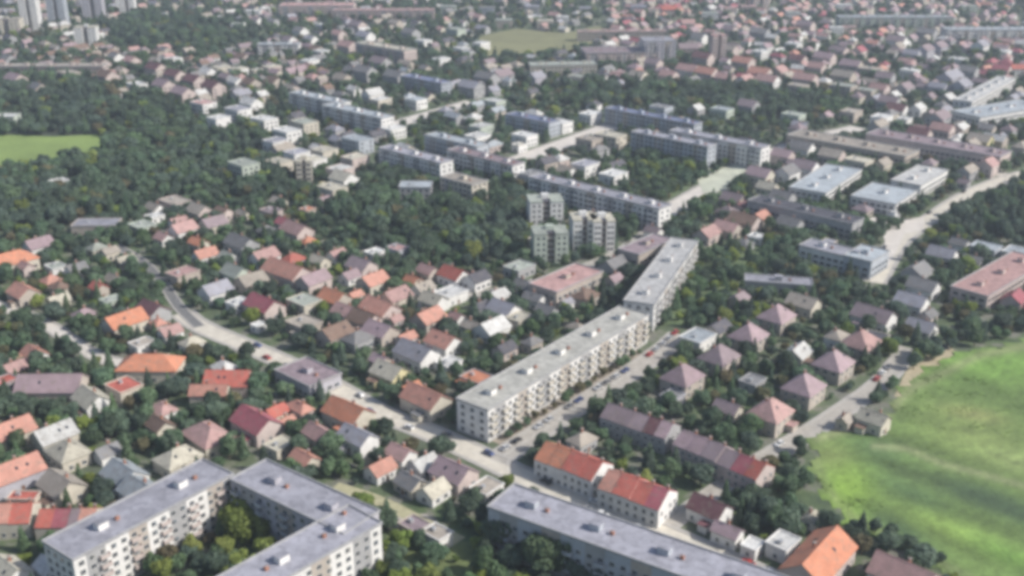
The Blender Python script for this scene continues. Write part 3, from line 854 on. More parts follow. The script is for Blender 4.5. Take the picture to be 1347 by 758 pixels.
tower('high_rise', 400, 245, 9, 9, 15, 'cream', 'cream', 'slender cream tower villa at the right edge of the big wood')
tower('high_rise', 1000, 14, 20, 15, 18, 'pinkw', 'pink', 'pale pink block on the top edge above the pink tower')
tower('high_rise', 113, 60, 22, 14, 18, 'white', 'cream', 'cream block in front of the corner high-rises')

# ------------------------------------------------------------------ landmark houses with exact layout
def terrace(name, pts, h, segs, D, label, wall, kind='gable'):
    """a terrace: one thing whose units are parts; pts = ridge pixels at ridge height"""
    rh = .30 * D
    (x0, y0), (x1, y1) = g(*pts[0], h + rh * .8), g(*pts[1], h + rh * .8)
    ang = math.atan2(y1 - y0, x1 - x0); L = math.hypot(x1 - x0, y1 - y0)
    cx, cy = (x0 + x1) / 2, (y0 + y1) / 2
    RECTS.append((cx, cy, L / 2, D / 2, ang, h + rh))
    root = thing(name, 'terrace', (cx, cy, 0), ang, label)
    tot = sum(s[1] for s in segs); x = -L / 2
    for c, frac in segs:
        w = L * frac / tot; dz = random.uniform(-.25, .25)
        mb = MB(); walls(mb, w - .01, D, h + dz, rh, 'gable', wall_mat(wall)); o = mb.build('wall', root); o.location = (x + w / 2, 0, 0)
        mb = MB(); pitched(mb, w - .3, D, h + dz, rh, kind, roof_mat(c), wall_mat(wall), oh=.14)
        o = mb.build('roof', root); o.location = (x + w / 2, 0, 0); o['label'] = RN[c] + ' tiled gable roof section'
        link('chimney', CHIM, o, (w * .3, D * .1, h + rh * .6))
        x += w
    fac_windows(root, L, D, h, 2.8, True, (0, 1, 2, 3), .9, 2.6, 's', .1)
    return root
terrace('terrace', ((718, 583), (793, 612)), 6.5, [('orange', 1), ('orange', 1), ('red', 1.2), ('red', 1)], 12.5, 'red terrace, its upper left half in bright orange and red tiles', 'white')
terrace('terrace', ((800, 620), (880, 648)), 6.5, [('salmon', 1), ('red', 1.2), ('red', 1), ('crimson', 1)], 12.5, 'red terrace, its lower right half with a pale end wall', 'white')
terrace('terrace', ((800, 533), (886, 561)), 6, [('mauve', 1), ('mauve', 1), ('mauve', 1), ('maroon', .8), ('pinkmauve', .8)], 11, 'long grey-mauve terrace behind the red terrace', 'grayw')
terrace('terrace', ((898, 567), (1008, 614)), 6, [('pinkmauve', 1), ('pinkmauve', 1), ('mauve', 1), ('mauve', 1), ('crimson', .9), ('red', .8)], 11, 'long mauve terrace turning crimson at its right end', 'pinkw')
terrace('terrace', ((-40, 668), (44, 664)), 5.5, [('salmon', 1), ('salmon', 1), ('red', 1)], 11, 'salmon-roofed row reaching in at the left edge', 'cream')
terrace('terrace', ((52, 672), (128, 672)), 5.5, [('red', 1), ('crimson', 1), ('mauve', .6), ('salmon', 1)], 10, 'crimson-roofed row right of the salmon row at left', 'cream')
ROWG = 'mauve hip-roofed houses in two rows'
for i, (px, py, c) in enumerate([(898, 488, 'pinkmauve'), (946, 462, 'mauve'), (985, 434, 'pinkmauve'), (1022, 409, 'pinkmauve')]):
    house(px, py, c, 13.0, 11.5, 6.0, U, 'hip', 'beige', front=None, force=True, group=ROWG, rh=4.9)
    PENDING[-1][0]['label'] = ['first', 'second', 'third', 'fourth'][i] + ' mauve hipped house, counted from the slab, upper of the two rows'; PENDING.pop()
for i, (px, py, c) in enumerate([(1014, 534, 'pink'), (1058, 501, 'pinkmauve'), (1097, 470, 'pinkmauve'), (1133, 443, 'pink')]):
    house(px, py, c, 13.0, 11.5, 6.0, U, 'hip', 'beige', front=None, force=True, group=ROWG, rh=4.9)
    PENDING[-1][0]['label'] = ['first', 'second', 'third', 'fourth'][i] + ' pink hipped house, nearest first, in the row towards the meadow'; PENDING.pop()

# ------------------------------------------------------------------ catalogue of houses: px py colour size direction kind wall
SIZE = {'t': (5, 4.2, 2.8), 's': (8.5, 7, 3.4), 'm': (12.5, 10, 4.5), 'l': (16, 11, 5.0), 'x': (23, 12.5, 5.4)}
CAT = """
12 338 orange x u hip cream;33 346 pink m v gable pinkw;50 318 pinkmauve m u gable white;73 350 palegreen s v flat white;77 392 cream s u gable cream;78 374 brown s v hip cream
127 293 lav x f flat beige;100 296 beige m v flat beige;127 323 palegreen s u hip cream;187 296 palegreen m v flat greenw;203 284 white s u flat white;240 297 pink m u gable white
230 264 beige l v flat pinkw;262 273 beige m v gable pinkw;293 273 brown l v gable pinkw;318 275 beige m v gable cream;390 298 pink l v gable pinkw;374 290 crimson s v gable white;347 333 pink m u gable white;377 351 salmon x v gable pinkw;412 363 pinkmauve l u gable pinkw
360 343 salmon m u gable white;240 358 pink m u flat beige;263 352 white m v flat white;283 377 lav m u gable white;313 397 white s u flat white;347 396 crimson l v gable pinkw;340 427 white t u flat white;366 402 crimson s u hip pinkw
163 417 orange l u gable cream;147 394 palegreen s u flat greenw;200 403 maroon m v gable grayw;207 418 pinkmauve m v hip pinkw;223 433 pink s u gable white;233 450 salmon m v gable pinkw;252 447 cream s u hip white
197 473 orange x f hip cream;227 466 salmon m u gable cream;183 491 cream s v flat cream;67 500 pinkmauve x f gable beige;440 433 brown m u gable pinkw;440 387 orange m v gable beige;300 494 red l f gable pinkw;275 508 salmon x f gable cream
318 503 crimson m u gable white;443 332 pink s u gable white;400 424 beige m v flat beige;310 354 palegreen m v gable greenw;317 315 gray l v gable grayw;187 451 beige s u flat white;420 340 cream s v gable cream
467 382 salmon m u gable pinkw;500 400 salmon l v gable pinkw;520 412 pink m u gable pinkw;493 331 white s u flat white;523 326 gray m v flat bluew;543 364 orange m v gable cream;563 352 brown m v gable beige;593 384 white m u flat white;597 357 beige m v gable white
650 366 gray m v gable white;627 362 dark m u gable white;612 376 gray s v gable white;683 350 palegreen m u flat grayw;703 386 gray l v gable white;727 393 white s u flat white;663 402 lav m v gable white;683 417 cream m u flat cream;647 426 white m u gable white;632 398 dark m u gable white
563 413 beige m u gable beige;530 408 beige m v gable pinkw;583 444 pinkmauve m v gable white;548 458 lav l v gable white;566 472 blue l v gable white;590 476 white s u flat white;513 484 cream m v gable yellow;500 468 pinkmauve m v gable beige;532 470 lav s u flat cream
780 364 pink m u gable beige;770 384 brown m u hip beige;833 316 beige s v gable grayw;808 344 gray m u gable grayw;560 518 salmon l v gable cream;540 508 orange s u gable white;458 536 orange l v gable cream;437 548 salmon m u gable cream;470 568 lav l v gable white
480 584 white s u gable white;527 592 pink s v gable white;557 606 white s u gable white;597 615 pinkmauve m v gable pinkw;600 634 maroon m u gable pinkw;622 624 beige m v hip beige;545 690 mauve s v flat beige;575 700 beige m v flat white;520 684 pinkmauve s v flat beige
773 655 pink s u gable white;800 664 lav m v gable white;820 672 white s u gable white;843 680 palegreen s v flat white;797 554 white s u flat white;752 628 lav s v flat pinkw;33 522 palegreen m v flat greenw;70 566 white m u gable cream;88 588 cream m v hip cream;103 562 gray m u gable white
17 614 mauve l u gable lavw;80 632 beige m v gable cream;30 646 beige x f flat cream;163 618 paleblue m v gable white;187 640 paleblue l v gable white;176 650 white t u flat white;233 596 cream m u hip cream;272 566 pink l v hip cream;302 584 yellow s u gable yellow
368 584 cream s u flat cream;255 514 salmon s v gable white;337 549 crimson l v gable pinkw;362 538 red s u gable cream;393 525 salmon x v hip pinkw;376 545 salmon m u gable cream;43 694 cream m v flat cream;63 738 white m v gable white;13 698 beige s v gable white;10 745 gray m v gable white
1057 394 beige m v gable cream;1060 372 beige m v gable beige;1090 402 palegreen s u flat white;1150 410 mauve l v gable white;1172 416 mauve m v gable grayw;980 286 brown l v gable pinkw;957 296 pink m v gable beige;930 303 pink m u gable pinkw;1000 282 salmon m u gable beige;997 311 white s v flat white
1084 332 beige m v flat cream;1335 388 crimson m u gable pinkw;1310 384 salmon m u gable pinkw;1297 324 paleblue m v flat bluew;1337 330 paleblue m u flat white;1263 316 gray m v gable white;1207 352 gray m u gable grayw;1240 330 lav m v gable white;1230 356 gray l v hip grayw;1280 340 gray s v gable white
934 662 maroon m v gable white;944 672 crimson s u gable white;958 688 pinkmauve l v gable white;972 702 pink m u gable lavw;990 716 white s u flat white;900 702 lav m v flat white;916 690 lav s u flat white;1030 712 white m u flat white;1056 706 crimson m u gable white;1078 726 orange x u gable pinkw;1095 742 salmon m v hip pinkw;1050 735 pinkmauve m u gable pinkw
1067 679 cream t u gable white;1140 726 palegreen s v flat grayw;1190 748 pink l v gable white;1212 756 brown s v gable white;1112 548 beige s u gable beige;1137 529 maroon s u gable beige;1150 545 cream m v gable cream;1130 556 beige s v flat cream;1160 560 beige s u gable cream
1107 500 lav s u flat white;1118 492 lav s v flat white;1078 520 gray s u gable grayw;1036 548 lav s v flat white;990 500 gray s u flat grayw;885 520 gray s u flat lavw;918 442 paleblue m u flat white;900 452 lav s u flat bluew;1200 392 lav m v gable white;1215 372 gray m v gable white
855 556 pinkmauve s u flat white;780 320 brown m v gable beige;808 362 pinkmauve m u gable grayw;860 300 mauve m v gable white;842 300 gray s v gable white
425 262 gray s u gable white;366 262 beige s v gable cream;350 300 gray s u hip beige;280 290 mauve m u gable cream;215 310 beige s v gable white;165 340 gray s u gable beige;150 365 beige s v gable cream;100 350 gray s u gable white;30 380 beige m v gable beige;110 410 gray s u hip cream
260 402 beige s v gable beige;290 425 gray s u gable beige;400 395 palegreen m v flat cream;330 365 beige m u gable beige;300 335 palegreen s v gable white;475 345 mauve m v gable pinkw;460 360 gray s u gable white;490 365 pinkmauve m u gable cream;520 385 pink m u gable cream;480 415 brown m v gable pinkw;455 405 pink m v gable white;500 430 pinkmauve m v gable beige
470 440 gray m u hip grayw;600 410 gray m v gable white;620 425 beige s v gable white;570 390 gray m v gable white;580 365 white s v gable white;690 372 gray s v gable white;655 385 white s u gable white;720 405 gray s v gable grayw;745 395 lav s u gable white;750 380 beige m v flat beige
120 520 gray m v gable white;20 480 beige s u gable yellow;15 560 brown m u gable cream;140 590 gray s u gable white;210 555 brown s v gable cream;30 600 gray s v gable white;120 640 gray m v flat grayw;205 620 gray s u gable grayw;60 610 beige s u gable cream;400 600 beige s v gable cream;500 612 beige s u gable white;540 630 gray s v gable cream;520 625 cream s v gable white;570 640 gray s u gable white;640 640 beige s u flat white
"""
FAR = """
133 80 brown m v gable pinkw;152 72 gray m v gable white;173 77 pink m v gable pinkw;180 110 white m v flat white;227 77 white m u flat white;205 86 maroon l v gable pinkw;230 95 maroon l v gable pinkw;255 102 maroon l v gable pinkw;280 110 maroon l v gable pinkw;273 92 white m v gable white;215 108 pinkmauve l v gable pinkw;240 118 pinkmauve l v gable pinkw
290 88 cream m u flat cream;313 90 cream m u flat white;337 89 cream m u flat cream;357 87 cream m u flat pinkw;310 104 white m v gable white;330 106 brown m v gable beige;360 104 brown m v gable beige;385 92 pinkmauve m u gable cream;407 79 white m u flat white;423 67 white m v flat white;333 14 white l f flat white;283 22 white m f flat white;313 31 palegreen m f flat white
267 132 pink l v flat white;287 150 white m u flat white;313 140 lav l v flat white;330 132 white m v gable white;347 153 white l v flat white;377 168 white l v flat white;362 180 lav m u flat white;400 157 palegreen l v flat cream;367 207 cream m v flat cream;390 195 lav m u flat white;427 192 cream m u flat cream;412 204 cream m v flat white;447 216 white m u flat pinkw;437 240 cream l v flat cream;425 228 cream m u flat yellow;320 211 palegreen l v flat greenw;77 238 white s u flat white
590 8 palegreen l f flat greenw;557 53 white m v flat white;607 63 white m v flat white;633 56 white m u flat white;580 77 white m u flat white;457 57 pink l v gable pinkw;663 26 palegreen l f flat beige;717 27 cream l f flat cream;740 22 white m f flat white;500 130 white m u flat cream;490 120 white m u gable white;517 168 white m u flat white;547 130 paleblue m v flat white;585 122 white s v flat white;650 132 white m v flat greenw;633 165 white m u flat greenw;628 178 white m u flat white
690 177 white m v flat white;737 160 white m v flat white;777 149 white m u flat white;803 177 cream l v flat cream;775 182 beige m v flat beige;470 182 paleblue l v flat bluew;467 206 cream m u flat pinkw;452 230 cream m v gable white;547 243 paleblue l f flat grayw;580 246 beige m v flat beige;807 228 white m u flat white;790 212 gray l v flat white;770 215 lav m u flat white;745 222 beige s v gable white;817 136 paleblue l v flat bluew
668 213 white s u flat white;700 228 gray m u flat bluew;683 190 cream s u flat white;660 95 mauve l u gable grayw;690 88 mauve m u gable lavw;705 98 lav m u gable lavw;640 98 gray l v gable grayw;620 110 lav l v gable grayw;760 100 palegreen m v flat cream;480 90 gray l v gable grayw;520 96 gray l v gable grayw;450 100 beige m v gable beige;500 78 mauve l v gable grayw;540 72 gray m v gable white
880 10 red l f gable pinkw;905 28 pink m f gable pinkw;920 46 gray m v gable white;905 60 mauve l f gable pinkw;925 72 maroon l v gable pinkw;960 62 beige m v gable pinkw;978 78 salmon l v gable pinkw;1000 67 white m u flat white;1000 92 salmon l v gable pinkw;930 92 salmon l v gable pinkw;955 98 pink l v gable pinkw;980 102 pink m u gable white;1010 102 pink l v gable white;1025 90 pink m u gable pinkw;905 88 pink l v gable white
1044 57 white m v flat white;1050 75 maroon m v gable pinkw;1060 100 pink l v gable pinkw;1050 112 beige m v flat beige;1075 85 pink m v gable pinkw;1085 72 pinkmauve l v gable pinkw;1104 62 mauve l v gable pinkw;1130 64 crimson m u gable pinkw;1120 82 pinkmauve l v gable beige;1145 90 beige l v flat beige;1110 96 beige l v gable beige;1110 112 palegreen l v flat beige;1140 118 palegreen m v flat beige;1157 113 pink m v gable pinkw;1165 98 mauve m v gable grayw;1197 92 white m v flat white;1117 33 pink l f flat pinkw;1100 36 white m f flat white;1137 22 pink m v gable pinkw
1217 62 mauve l u gable lavw;1235 58 mauve l u gable lavw;1200 68 lav m v gable lavw;1250 97 lav x u gable lavw;1265 108 lav l u gable lavw;1235 108 lav l v gable lavw;1215 108 mauve m v gable grayw;1190 112 mauve m u gable grayw;1275 90 gray m v gable grayw;1260 77 white m v flat white;1320 67 white m u flat white;1340 84 red l f gable white;1318 88 crimson m v gable pinkw;1290 56 lav l u gable white
1130 153 mauve l v flat beige;1120 146 beige m u flat beige;1160 153 white m u flat white;1190 156 white s u flat white;1207 139 white m u gable white;1180 140 maroon m v gable white;1170 130 mauve m v gable grayw;1214 160 pink l v gable pinkw;1235 150 mauve l u gable grayw;1210 172 maroon m v gable pinkw;1240 166 pink m v gable pinkw;1255 140 mauve l v gable grayw;1204 184 white l v flat white;1170 178 lav m u flat white;1178 200 lav m u flat white;1267 197 white l v flat white;1320 200 pink l u hip pinkw;1340 215 maroon m v gable pinkw;1300 212 pink m u gable pinkw;1290 180 beige m v gable yellow
1047 203 mauve l v gable pinkw;1030 200 pinkmauve m v gable pinkw;1095 200 beige m v gable pinkw;1130 210 cream m v flat cream;1060 215 mauve m v gable white;1035 222 gray m u gable white;1010 190 gray m v gable cream;1025 178 brown m v gable cream;1070 170 mauve m v gable grayw;1055 190 gray m v gable white;1250 240 mauve l u gable grayw;1235 225 lav m u gable white;1270 228 mauve m v gable grayw;1105 250 palegreen m v gable white;1030 255 gray m v gable grayw;1010 240 cream m v gable cream;1000 225 pinkmauve m v gable cream;965 258 mauve m v gable beige;975 268 maroon m u gable beige;1040 290 gray m v gable grayw
934 17 palegreen l f flat white;1044 16 palegreen m f flat white;1110 6 white l f flat white;1274 8 palegreen l f flat greenw;960 10 pink m f flat pinkw;985 8 pink l f flat pinkw;860 12 pink m f flat lavw;840 8 lav l f flat lavw;770 10 lav m f flat grayw;700 8 lav l f flat grayw;640 10 gray l f flat bluew;20 100 pinkmauve l v gable pinkw;50 112 gray m v gable beige;90 95 beige l v flat beige;140 96 brown l v gable pinkw;10 75 gray m v gable grayw;10 152 white m f flat greenw;950 143 paleblue m v flat greenw;985 135 mauve m v gable grayw;1044 150 palegreen m v flat greenw;870 140 gray m v flat bluew
470 30 mauve l v gable pinkw;445 42 pink m v gable pinkw;425 32 white m v flat white;395 38 gray m v gable white;380 50 mauve m v gable white;540 40 gray l v gable grayw;600 38 palegreen l v flat greenw;480 44 lav l v gable white;520 28 beige m v gable beige;1000 40 gray l v gable grayw;960 36 mauve m v gable pinkw;1060 30 mauve l v gable pinkw;1220 40 gray l v gable grayw;1260 45 gray m v gable grayw;1180 50 mauve l v gable white;1330 100 mauve l v gable pinkw;860 80 mauve m v gable pinkw;880 96 pink m v gable pinkw;840 96 beige m v gable cream
"""
def run_catalogue(txt, jit=.05, sort=False):
    for line in [txt.replace('\n', ';')]:
        E = [e for e in line.split(';') if len(e.split()) >= 7]
        if sort: E.sort(key=lambda e: -float(e.split()[1]))
        for e in E:
            p = e.split()
            if len(p) < 7: continue
            w, d, h = SIZE[p[3]]
            px, py = float(p[0]), float(p[1])
            if px < 620 and py > 290 and not (px > 480 and py > 650) and p[2] in ('brown', 'mauve', 'beige', 'pinkmauve') and random.random() < .55: p[2] = random.choice(['salmon', 'pink', 'salmon', 'orange', 'red'])
            if px < 620 and py > 250 and p[2] == 'gray' and random.random() < .6: p[2] = random.choice(['pink', 'beige', 'salmon', 'pinkmauve', 'cream'])
            if py < 250:
                w *= 1.15; d *= 1.15; h = {'s': 5, 'm': 7.5, 'l': 9, 'x': 9}.get(p[3], 5)
                if 255 < px < 465 and 120 < py and p[5] == 'flat': h = 11; w *= .9
            ang = {'u': U, 'v': V, 'f': 0.0}[p[4]] + random.uniform(-jit, jit)
            house(px, py, p[2], w, d, h, ang, p[5], p[6])
run_catalogue(CAT)
def infill(n, ymax_px):
    r = random.Random(3); made = 0
    for _ in range(4000):
        if made >= n: break
        px = r.uniform(-20, 1230); py = r.uniform(262, ymax_px)
        if any(inpoly(px, py, pl) for pl in (MEADOW, WOODL, WOODC, PARK, DARKR, COURT, OLIVEL)): continue
        if py > 600 and px > 140: continue
        w = r.uniform(7, 11); d = w * r.uniform(.7, .9)
        x, y = g(px, py, 4)
        if overlap(x, y, w / 2 + 1.0, d / 2 + 1.0, U) or on_road(x, y, 6): continue
        left = px < 640
        c = r.choice(['salmon', 'beige', 'orange', 'pink', 'salmon', 'white', 'mauve', 'pink', 'red'] if left else ['gray', 'lav', 'dark', 'mauve', 'white', 'beige'])
        if house(px, py, c, w, d, r.uniform(2.8, 4.6), r.choice((U, V)) + r.uniform(-.08, .08), r.choice(('gable', 'gable', 'hip', 'flat')), at=(x, y)): made += 1
infill(40, 740)
run_catalogue(FAR, .05, True)
print('houses', HOUSE_COUNT, len(FAR_JOIN))

# ------------------------------------------------------------------ farther small roofs that nobody could count: one joined object
def far_quarter():
    mb = MB()
    def bake(x, y, w, d, h, ang, kd, rc, wc, rh):
        loc = MB(); wm = wall_mat(wc); walls(loc, w, d, h, rh, kd, wm)
        if kd == 'flat':
            loc.box(-w / 2 - .25, w / 2 + .25, -d / 2 - .25, d / 2 + .25, h + .002, h + .45, roof_mat(rc, True)); loc.box(-1, 1, -.8, .8, h + .452, h + 1.6, VENT)
        else:
            pitched(loc, w, d, h, rh, kd, roof_mat(rc), wm)
            loc.box(w * .2 - .35, w * .2 + .35, -.35, .35, h + rh * .7, h + rh + .9, BRICK)
        for sgn in (-1, 1):
            for k in range(int(w // 3.5)):
                a = -w / 2 + 1.5 + k * 3.3
                for z in (1, 3.8, 6.6):
                    if z + 1.3 < h: loc.box(a, a + 1.2, sgn * (d / 2) - .05, sgn * (d / 2) + .05, z, z + 1.3, GLASS)
        c, s = math.cos(ang), math.sin(ang); k0 = len(mb.v)
        mb.v += [(x + a * c - b_ * s, y + a * s + b_ * c, z) for a, b_, z in loc.v]
        mb.f += [tuple(i + k0 for i in f) for f in loc.f]; mb.m += [mb.slot(loc.mats[i]) for i in loc.m]
    for q in FAR_JOIN: bake(*q)
    cells = []
    for yy in np.arange(560, 2300, 19):
        wv = yy * .50 + 60
        for xx in np.arange(-wv, wv, 19): cells.append((xx + random.uniform(-6, 6), yy + random.uniform(-6, 6)))
    X = np.array(cells); PX, PY = proj(X[:, 0], X[:, 1])
    bad = np.zeros(len(X), bool)
    for pl, _ in WOODLIKE: bad |= inpoly(PX, PY, pl)
    for pl in (LIME, OLIVEF): bad |= inpoly(PX, PY, pl)
    n = 0
    for (x, y), px, py, b in zip(X, PX, PY, bad):
        if b: continue
        if px > 800 and py < 112: dens, cols = .68, ['pink', 'pinkmauve', 'pink', 'beige', 'pinkmauve', 'salmon', 'mauve', 'crimson', 'white']
        elif px > 1020 and py < 260: dens, cols = .6, ['mauve', 'pinkmauve', 'gray', 'beige', 'lav', 'white', 'mauve']
        elif px < 440 and 60 < py < 130: dens, cols = .6, ['pinkmauve', 'brown', 'mauve', 'pink', 'beige', 'gray']
        elif py < 60: dens, cols = .3, ['gray', 'lav', 'mauve', 'pink', 'white', 'beige', 'dark']
        elif 400 < px < 800 and py < 150: dens, cols = .36, ['gray', 'lav', 'mauve', 'beige', 'white', 'dark', 'paleblue']
        elif py < 240: dens, cols = .2, ['gray', 'lav', 'dark', 'white', 'paleblue', 'beige']
        else: continue
        if random.random() > dens: continue
        w = random.uniform(8, 15); d = random.uniform(7, 10); h = random.uniform(3.5, 7); ang = random.choice((U, V, U)) + random.uniform(-.1, .1)
        if overlap(x, y, w / 2, d / 2, ang) or on_road(x, y, 6): continue
        RECTS.append((x, y, w / 2, d / 2, ang, h + 3))
        bake(x, y, w, d, h, ang, random.choice(('gable', 'gable', 'hip')), random.choice(cols), random.choice(['white', 'cream', 'beige', 'pinkw', 'grayw', 'grayw', 'beige']), .33 * d)
        n += 1
    o = mb.build('distant_quarter'); o['kind'] = 'stuff'; o['category'] = 'houses'
    o['label'] = 'crowd of small distant houses filling the far quarters of the town'
    print('far houses', n)
far_quarter()

# ------------------------------------------------------------------ trees
def crown_mesh(name, R, H, z0, lobes, nleaf, leaf, mat, seed, cone=False):
    r = np.random.default_rng(seed)
    C = []
    for k in range(lobes):
        if cone:
            f = k / lobes; rad = R * (1 - f) * .95 + .25; C.append((0, 0, z0 + H * (f * .95 + .05), rad, H / lobes * .9))
        elif k == 0: C.append((0, 0, z0 + H * .5, R * .72, H * .46))
        else:
            a = k * 2.4 + r.uniform(-.4, .4); rr = R * r.uniform(.38, .62); zz = z0 + H * r.uniform(.25, .78)
            C.append((rr * math.cos(a), rr * math.sin(a), zz, R * r.uniform(.32, .5), H * r.uniform(.2, .32)))
    C = np.array(C)
    wts = C[:, 3] ** 2; wts /= wts.sum()
    pick = r.choice(len(C), nleaf, p=wts)
    d = r.standard_normal((nleaf, 3)); d[:, 2] += .25; d /= np.linalg.norm(d, axis=1)[:, None]
    rad = r.uniform(.72, 1.05, nleaf)[:, None]
    P = C[pick, :3] + d * np.c_[C[pick, 3], C[pick, 3], C[pick, 4]] * rad
    P[:, 2] = np.maximum(P[:, 2], z0 * .8)
    nrm = d + r.standard_normal((nleaf, 3)) * .55; nrm /= np.linalg.norm(nrm, axis=1)[:, None]
    t = np.cross(nrm, r.standard_normal((nleaf, 3))); t /= np.linalg.norm(t, axis=1)[:, None]
    b = np.cross(nrm, t); s = (leaf * r.uniform(.6, 1.3, nleaf))[:, None]
    V4 = np.stack([P - t * s - b * s * .6, P + t * s * .9 - b * s * .7, P + t * s + b * s * .65, P - t * s * .8 + b * s * .8 + nrm * s * .3], 1).reshape(-1, 3)
    F4 = np.arange(nleaf * 4).reshape(-1, 4)
    # a dark inner mass so that crowns are not see-through everywhere
    me = bpy.data.meshes.new(name); me.from_pydata(V4.tolist(), [], F4.tolist()); me.materials.append(mat); me.update()
    return me
def trunk_mesh(H, r0, seed, R):
    rr = random.Random(seed); mb = MB(); mb.cyl(0, 0, -.1, H, r0, r0 * .6, BARK, 7)
    for k in range(4):
        a = k * 1.6 + rr.uniform(-.3, .3); n = len(mb.v); s = mb.slot(BARK)
        e = (R * .5 * math.cos(a), R * .5 * math.sin(a), H + R * .6)
        for (cx, cy, cz, q) in ((0, 0, H * .85, r0 * .5), (*e, r0 * .15)):
            for i in range(4): mb.v.append((cx + q * math.cos(i * 1.57), cy + q * math.sin(i * 1.57), cz))
        for i in range(4): mb.f.append((n + i, n + (i + 1) % 4, n + 4 + (i + 1) % 4, n + 4 + i)); mb.m.append(s)
    return mb.mesh('trunk')
TREES = []      # (crown, trunk, radius, height, look, kind)
def add_tree(R, H, z0, lobes, n, leaf, look, seed, cone=False):
    c = crown_mesh('crown', R, H, z0, lobes, n, leaf, FOL[look], seed, cone); t = trunk_mesh(z0 + H * .35, .12 + R * .05, seed, R)
    TREES.append((c, t, R, z0 + H, look, 'conical' if cone else ('broad' if R > 3.6 else 'round')))
SPEC = [(4.2, 5.8, 1.6, 9, 1500, .42), (3.2, 5.0, 1.3, 7, 1100, .38), (4.9, 6.0, 2.0, 12, 1800, .45), (2.6, 3.8, 1.0, 6, 800, .34), (3.4, 7.2, 1.8, 9, 1300, .40)]
sd = 0
for look in ('dark', 'mid', 'olive', 'rust'):
    for k, (R, H, z0, lb, n, lf) in enumerate(SPEC):
        if look in ('olive', 'rust') and k in (2, 4): continue
        sd += 1; add_tree(R, H, z0, lb, n, lf, look, 100 + sd)
add_tree(2.3, 10, .8, 10, 1300, .32, 'dark', 300, True)
add_tree(2.0, 9.5, 1.0, 8, 1000, .30, 'mid', 301, True)
LOOKIDX = {}
for i, tr in enumerate(TREES): LOOKIDX.setdefault(tr[4], []).append(i)

RA = np.array(RECTS)
CLEAR = {id(q) for q in (R_D, R_E, R_G, R_H, R_S, R_W)}
def tree_ok(X, Y, rad):
    ok = np.ones(len(X), bool)
    for i in range(0, len(X), 4000):
        x = X[i:i + 4000][:, None]; y = Y[i:i + 4000][:, None]
        dx = x - RA[None, :, 0]; dy = y - RA[None, :, 1]
        near = (abs(dx) < 90) & (abs(dy) < 90)
        c = np.cos(RA[None, :, 4]); s = np.sin(RA[None, :, 4])
        u = abs(dx * c + dy * s) - RA[None, :, 2]; v = abs(-dx * s + dy * c) - RA[None, :, 3]
        dist = np.maximum(u, v)
        ok[i:i + 4000] &= ~((dist < rad[i:i + 4000][:, None]) & near).any(1)
        # keep the crown off roofs right behind it
        fy = dy + 1.6
        u2 = abs(dx * c + fy * s) - RA[None, :, 2]; v2 = abs(-dx * s + fy * c) - RA[None, :, 3]
        ok[i:i + 4000] &= ~((np.maximum(u2, v2) < rad[i:i + 4000][:, None] * .55) & near).any(1)
    for Pl, hw in ROADS + [([(a_, b_ - 6.5) for a_, b_ in Q], q - 1.5) for Q, q in ROADS if id(Q) in CLEAR]:
        cl = id(Pl) in CLEAR
        P = np.array(Pl); A = P[:-1]; B = P[1:]; d = B - A; dd = np.maximum((d * d).sum(1), 1e-6)
        lo = P.min(0) - 15; hi = P.max(0) + 15
        sel = np.where(ok & (X > lo[0]) & (X < hi[0]) & (Y > lo[1]) & (Y < hi[1]))[0]
        if not len(sel): continue
        q = np.stack([X[sel], Y[sel]], 1)[:, None, :] - A[None]
        tt = np.clip((q * d[None]).sum(2) / dd[None], 0, 1)
        dist = np.hypot(*(np.moveaxis(q - d[None] * tt[..., None], 2, 0))).min(1)
        ok[sel[dist < (hw + rad[sel] * .9 if cl else hw - .5 + rad[sel] * .25)]] = False
    return ok
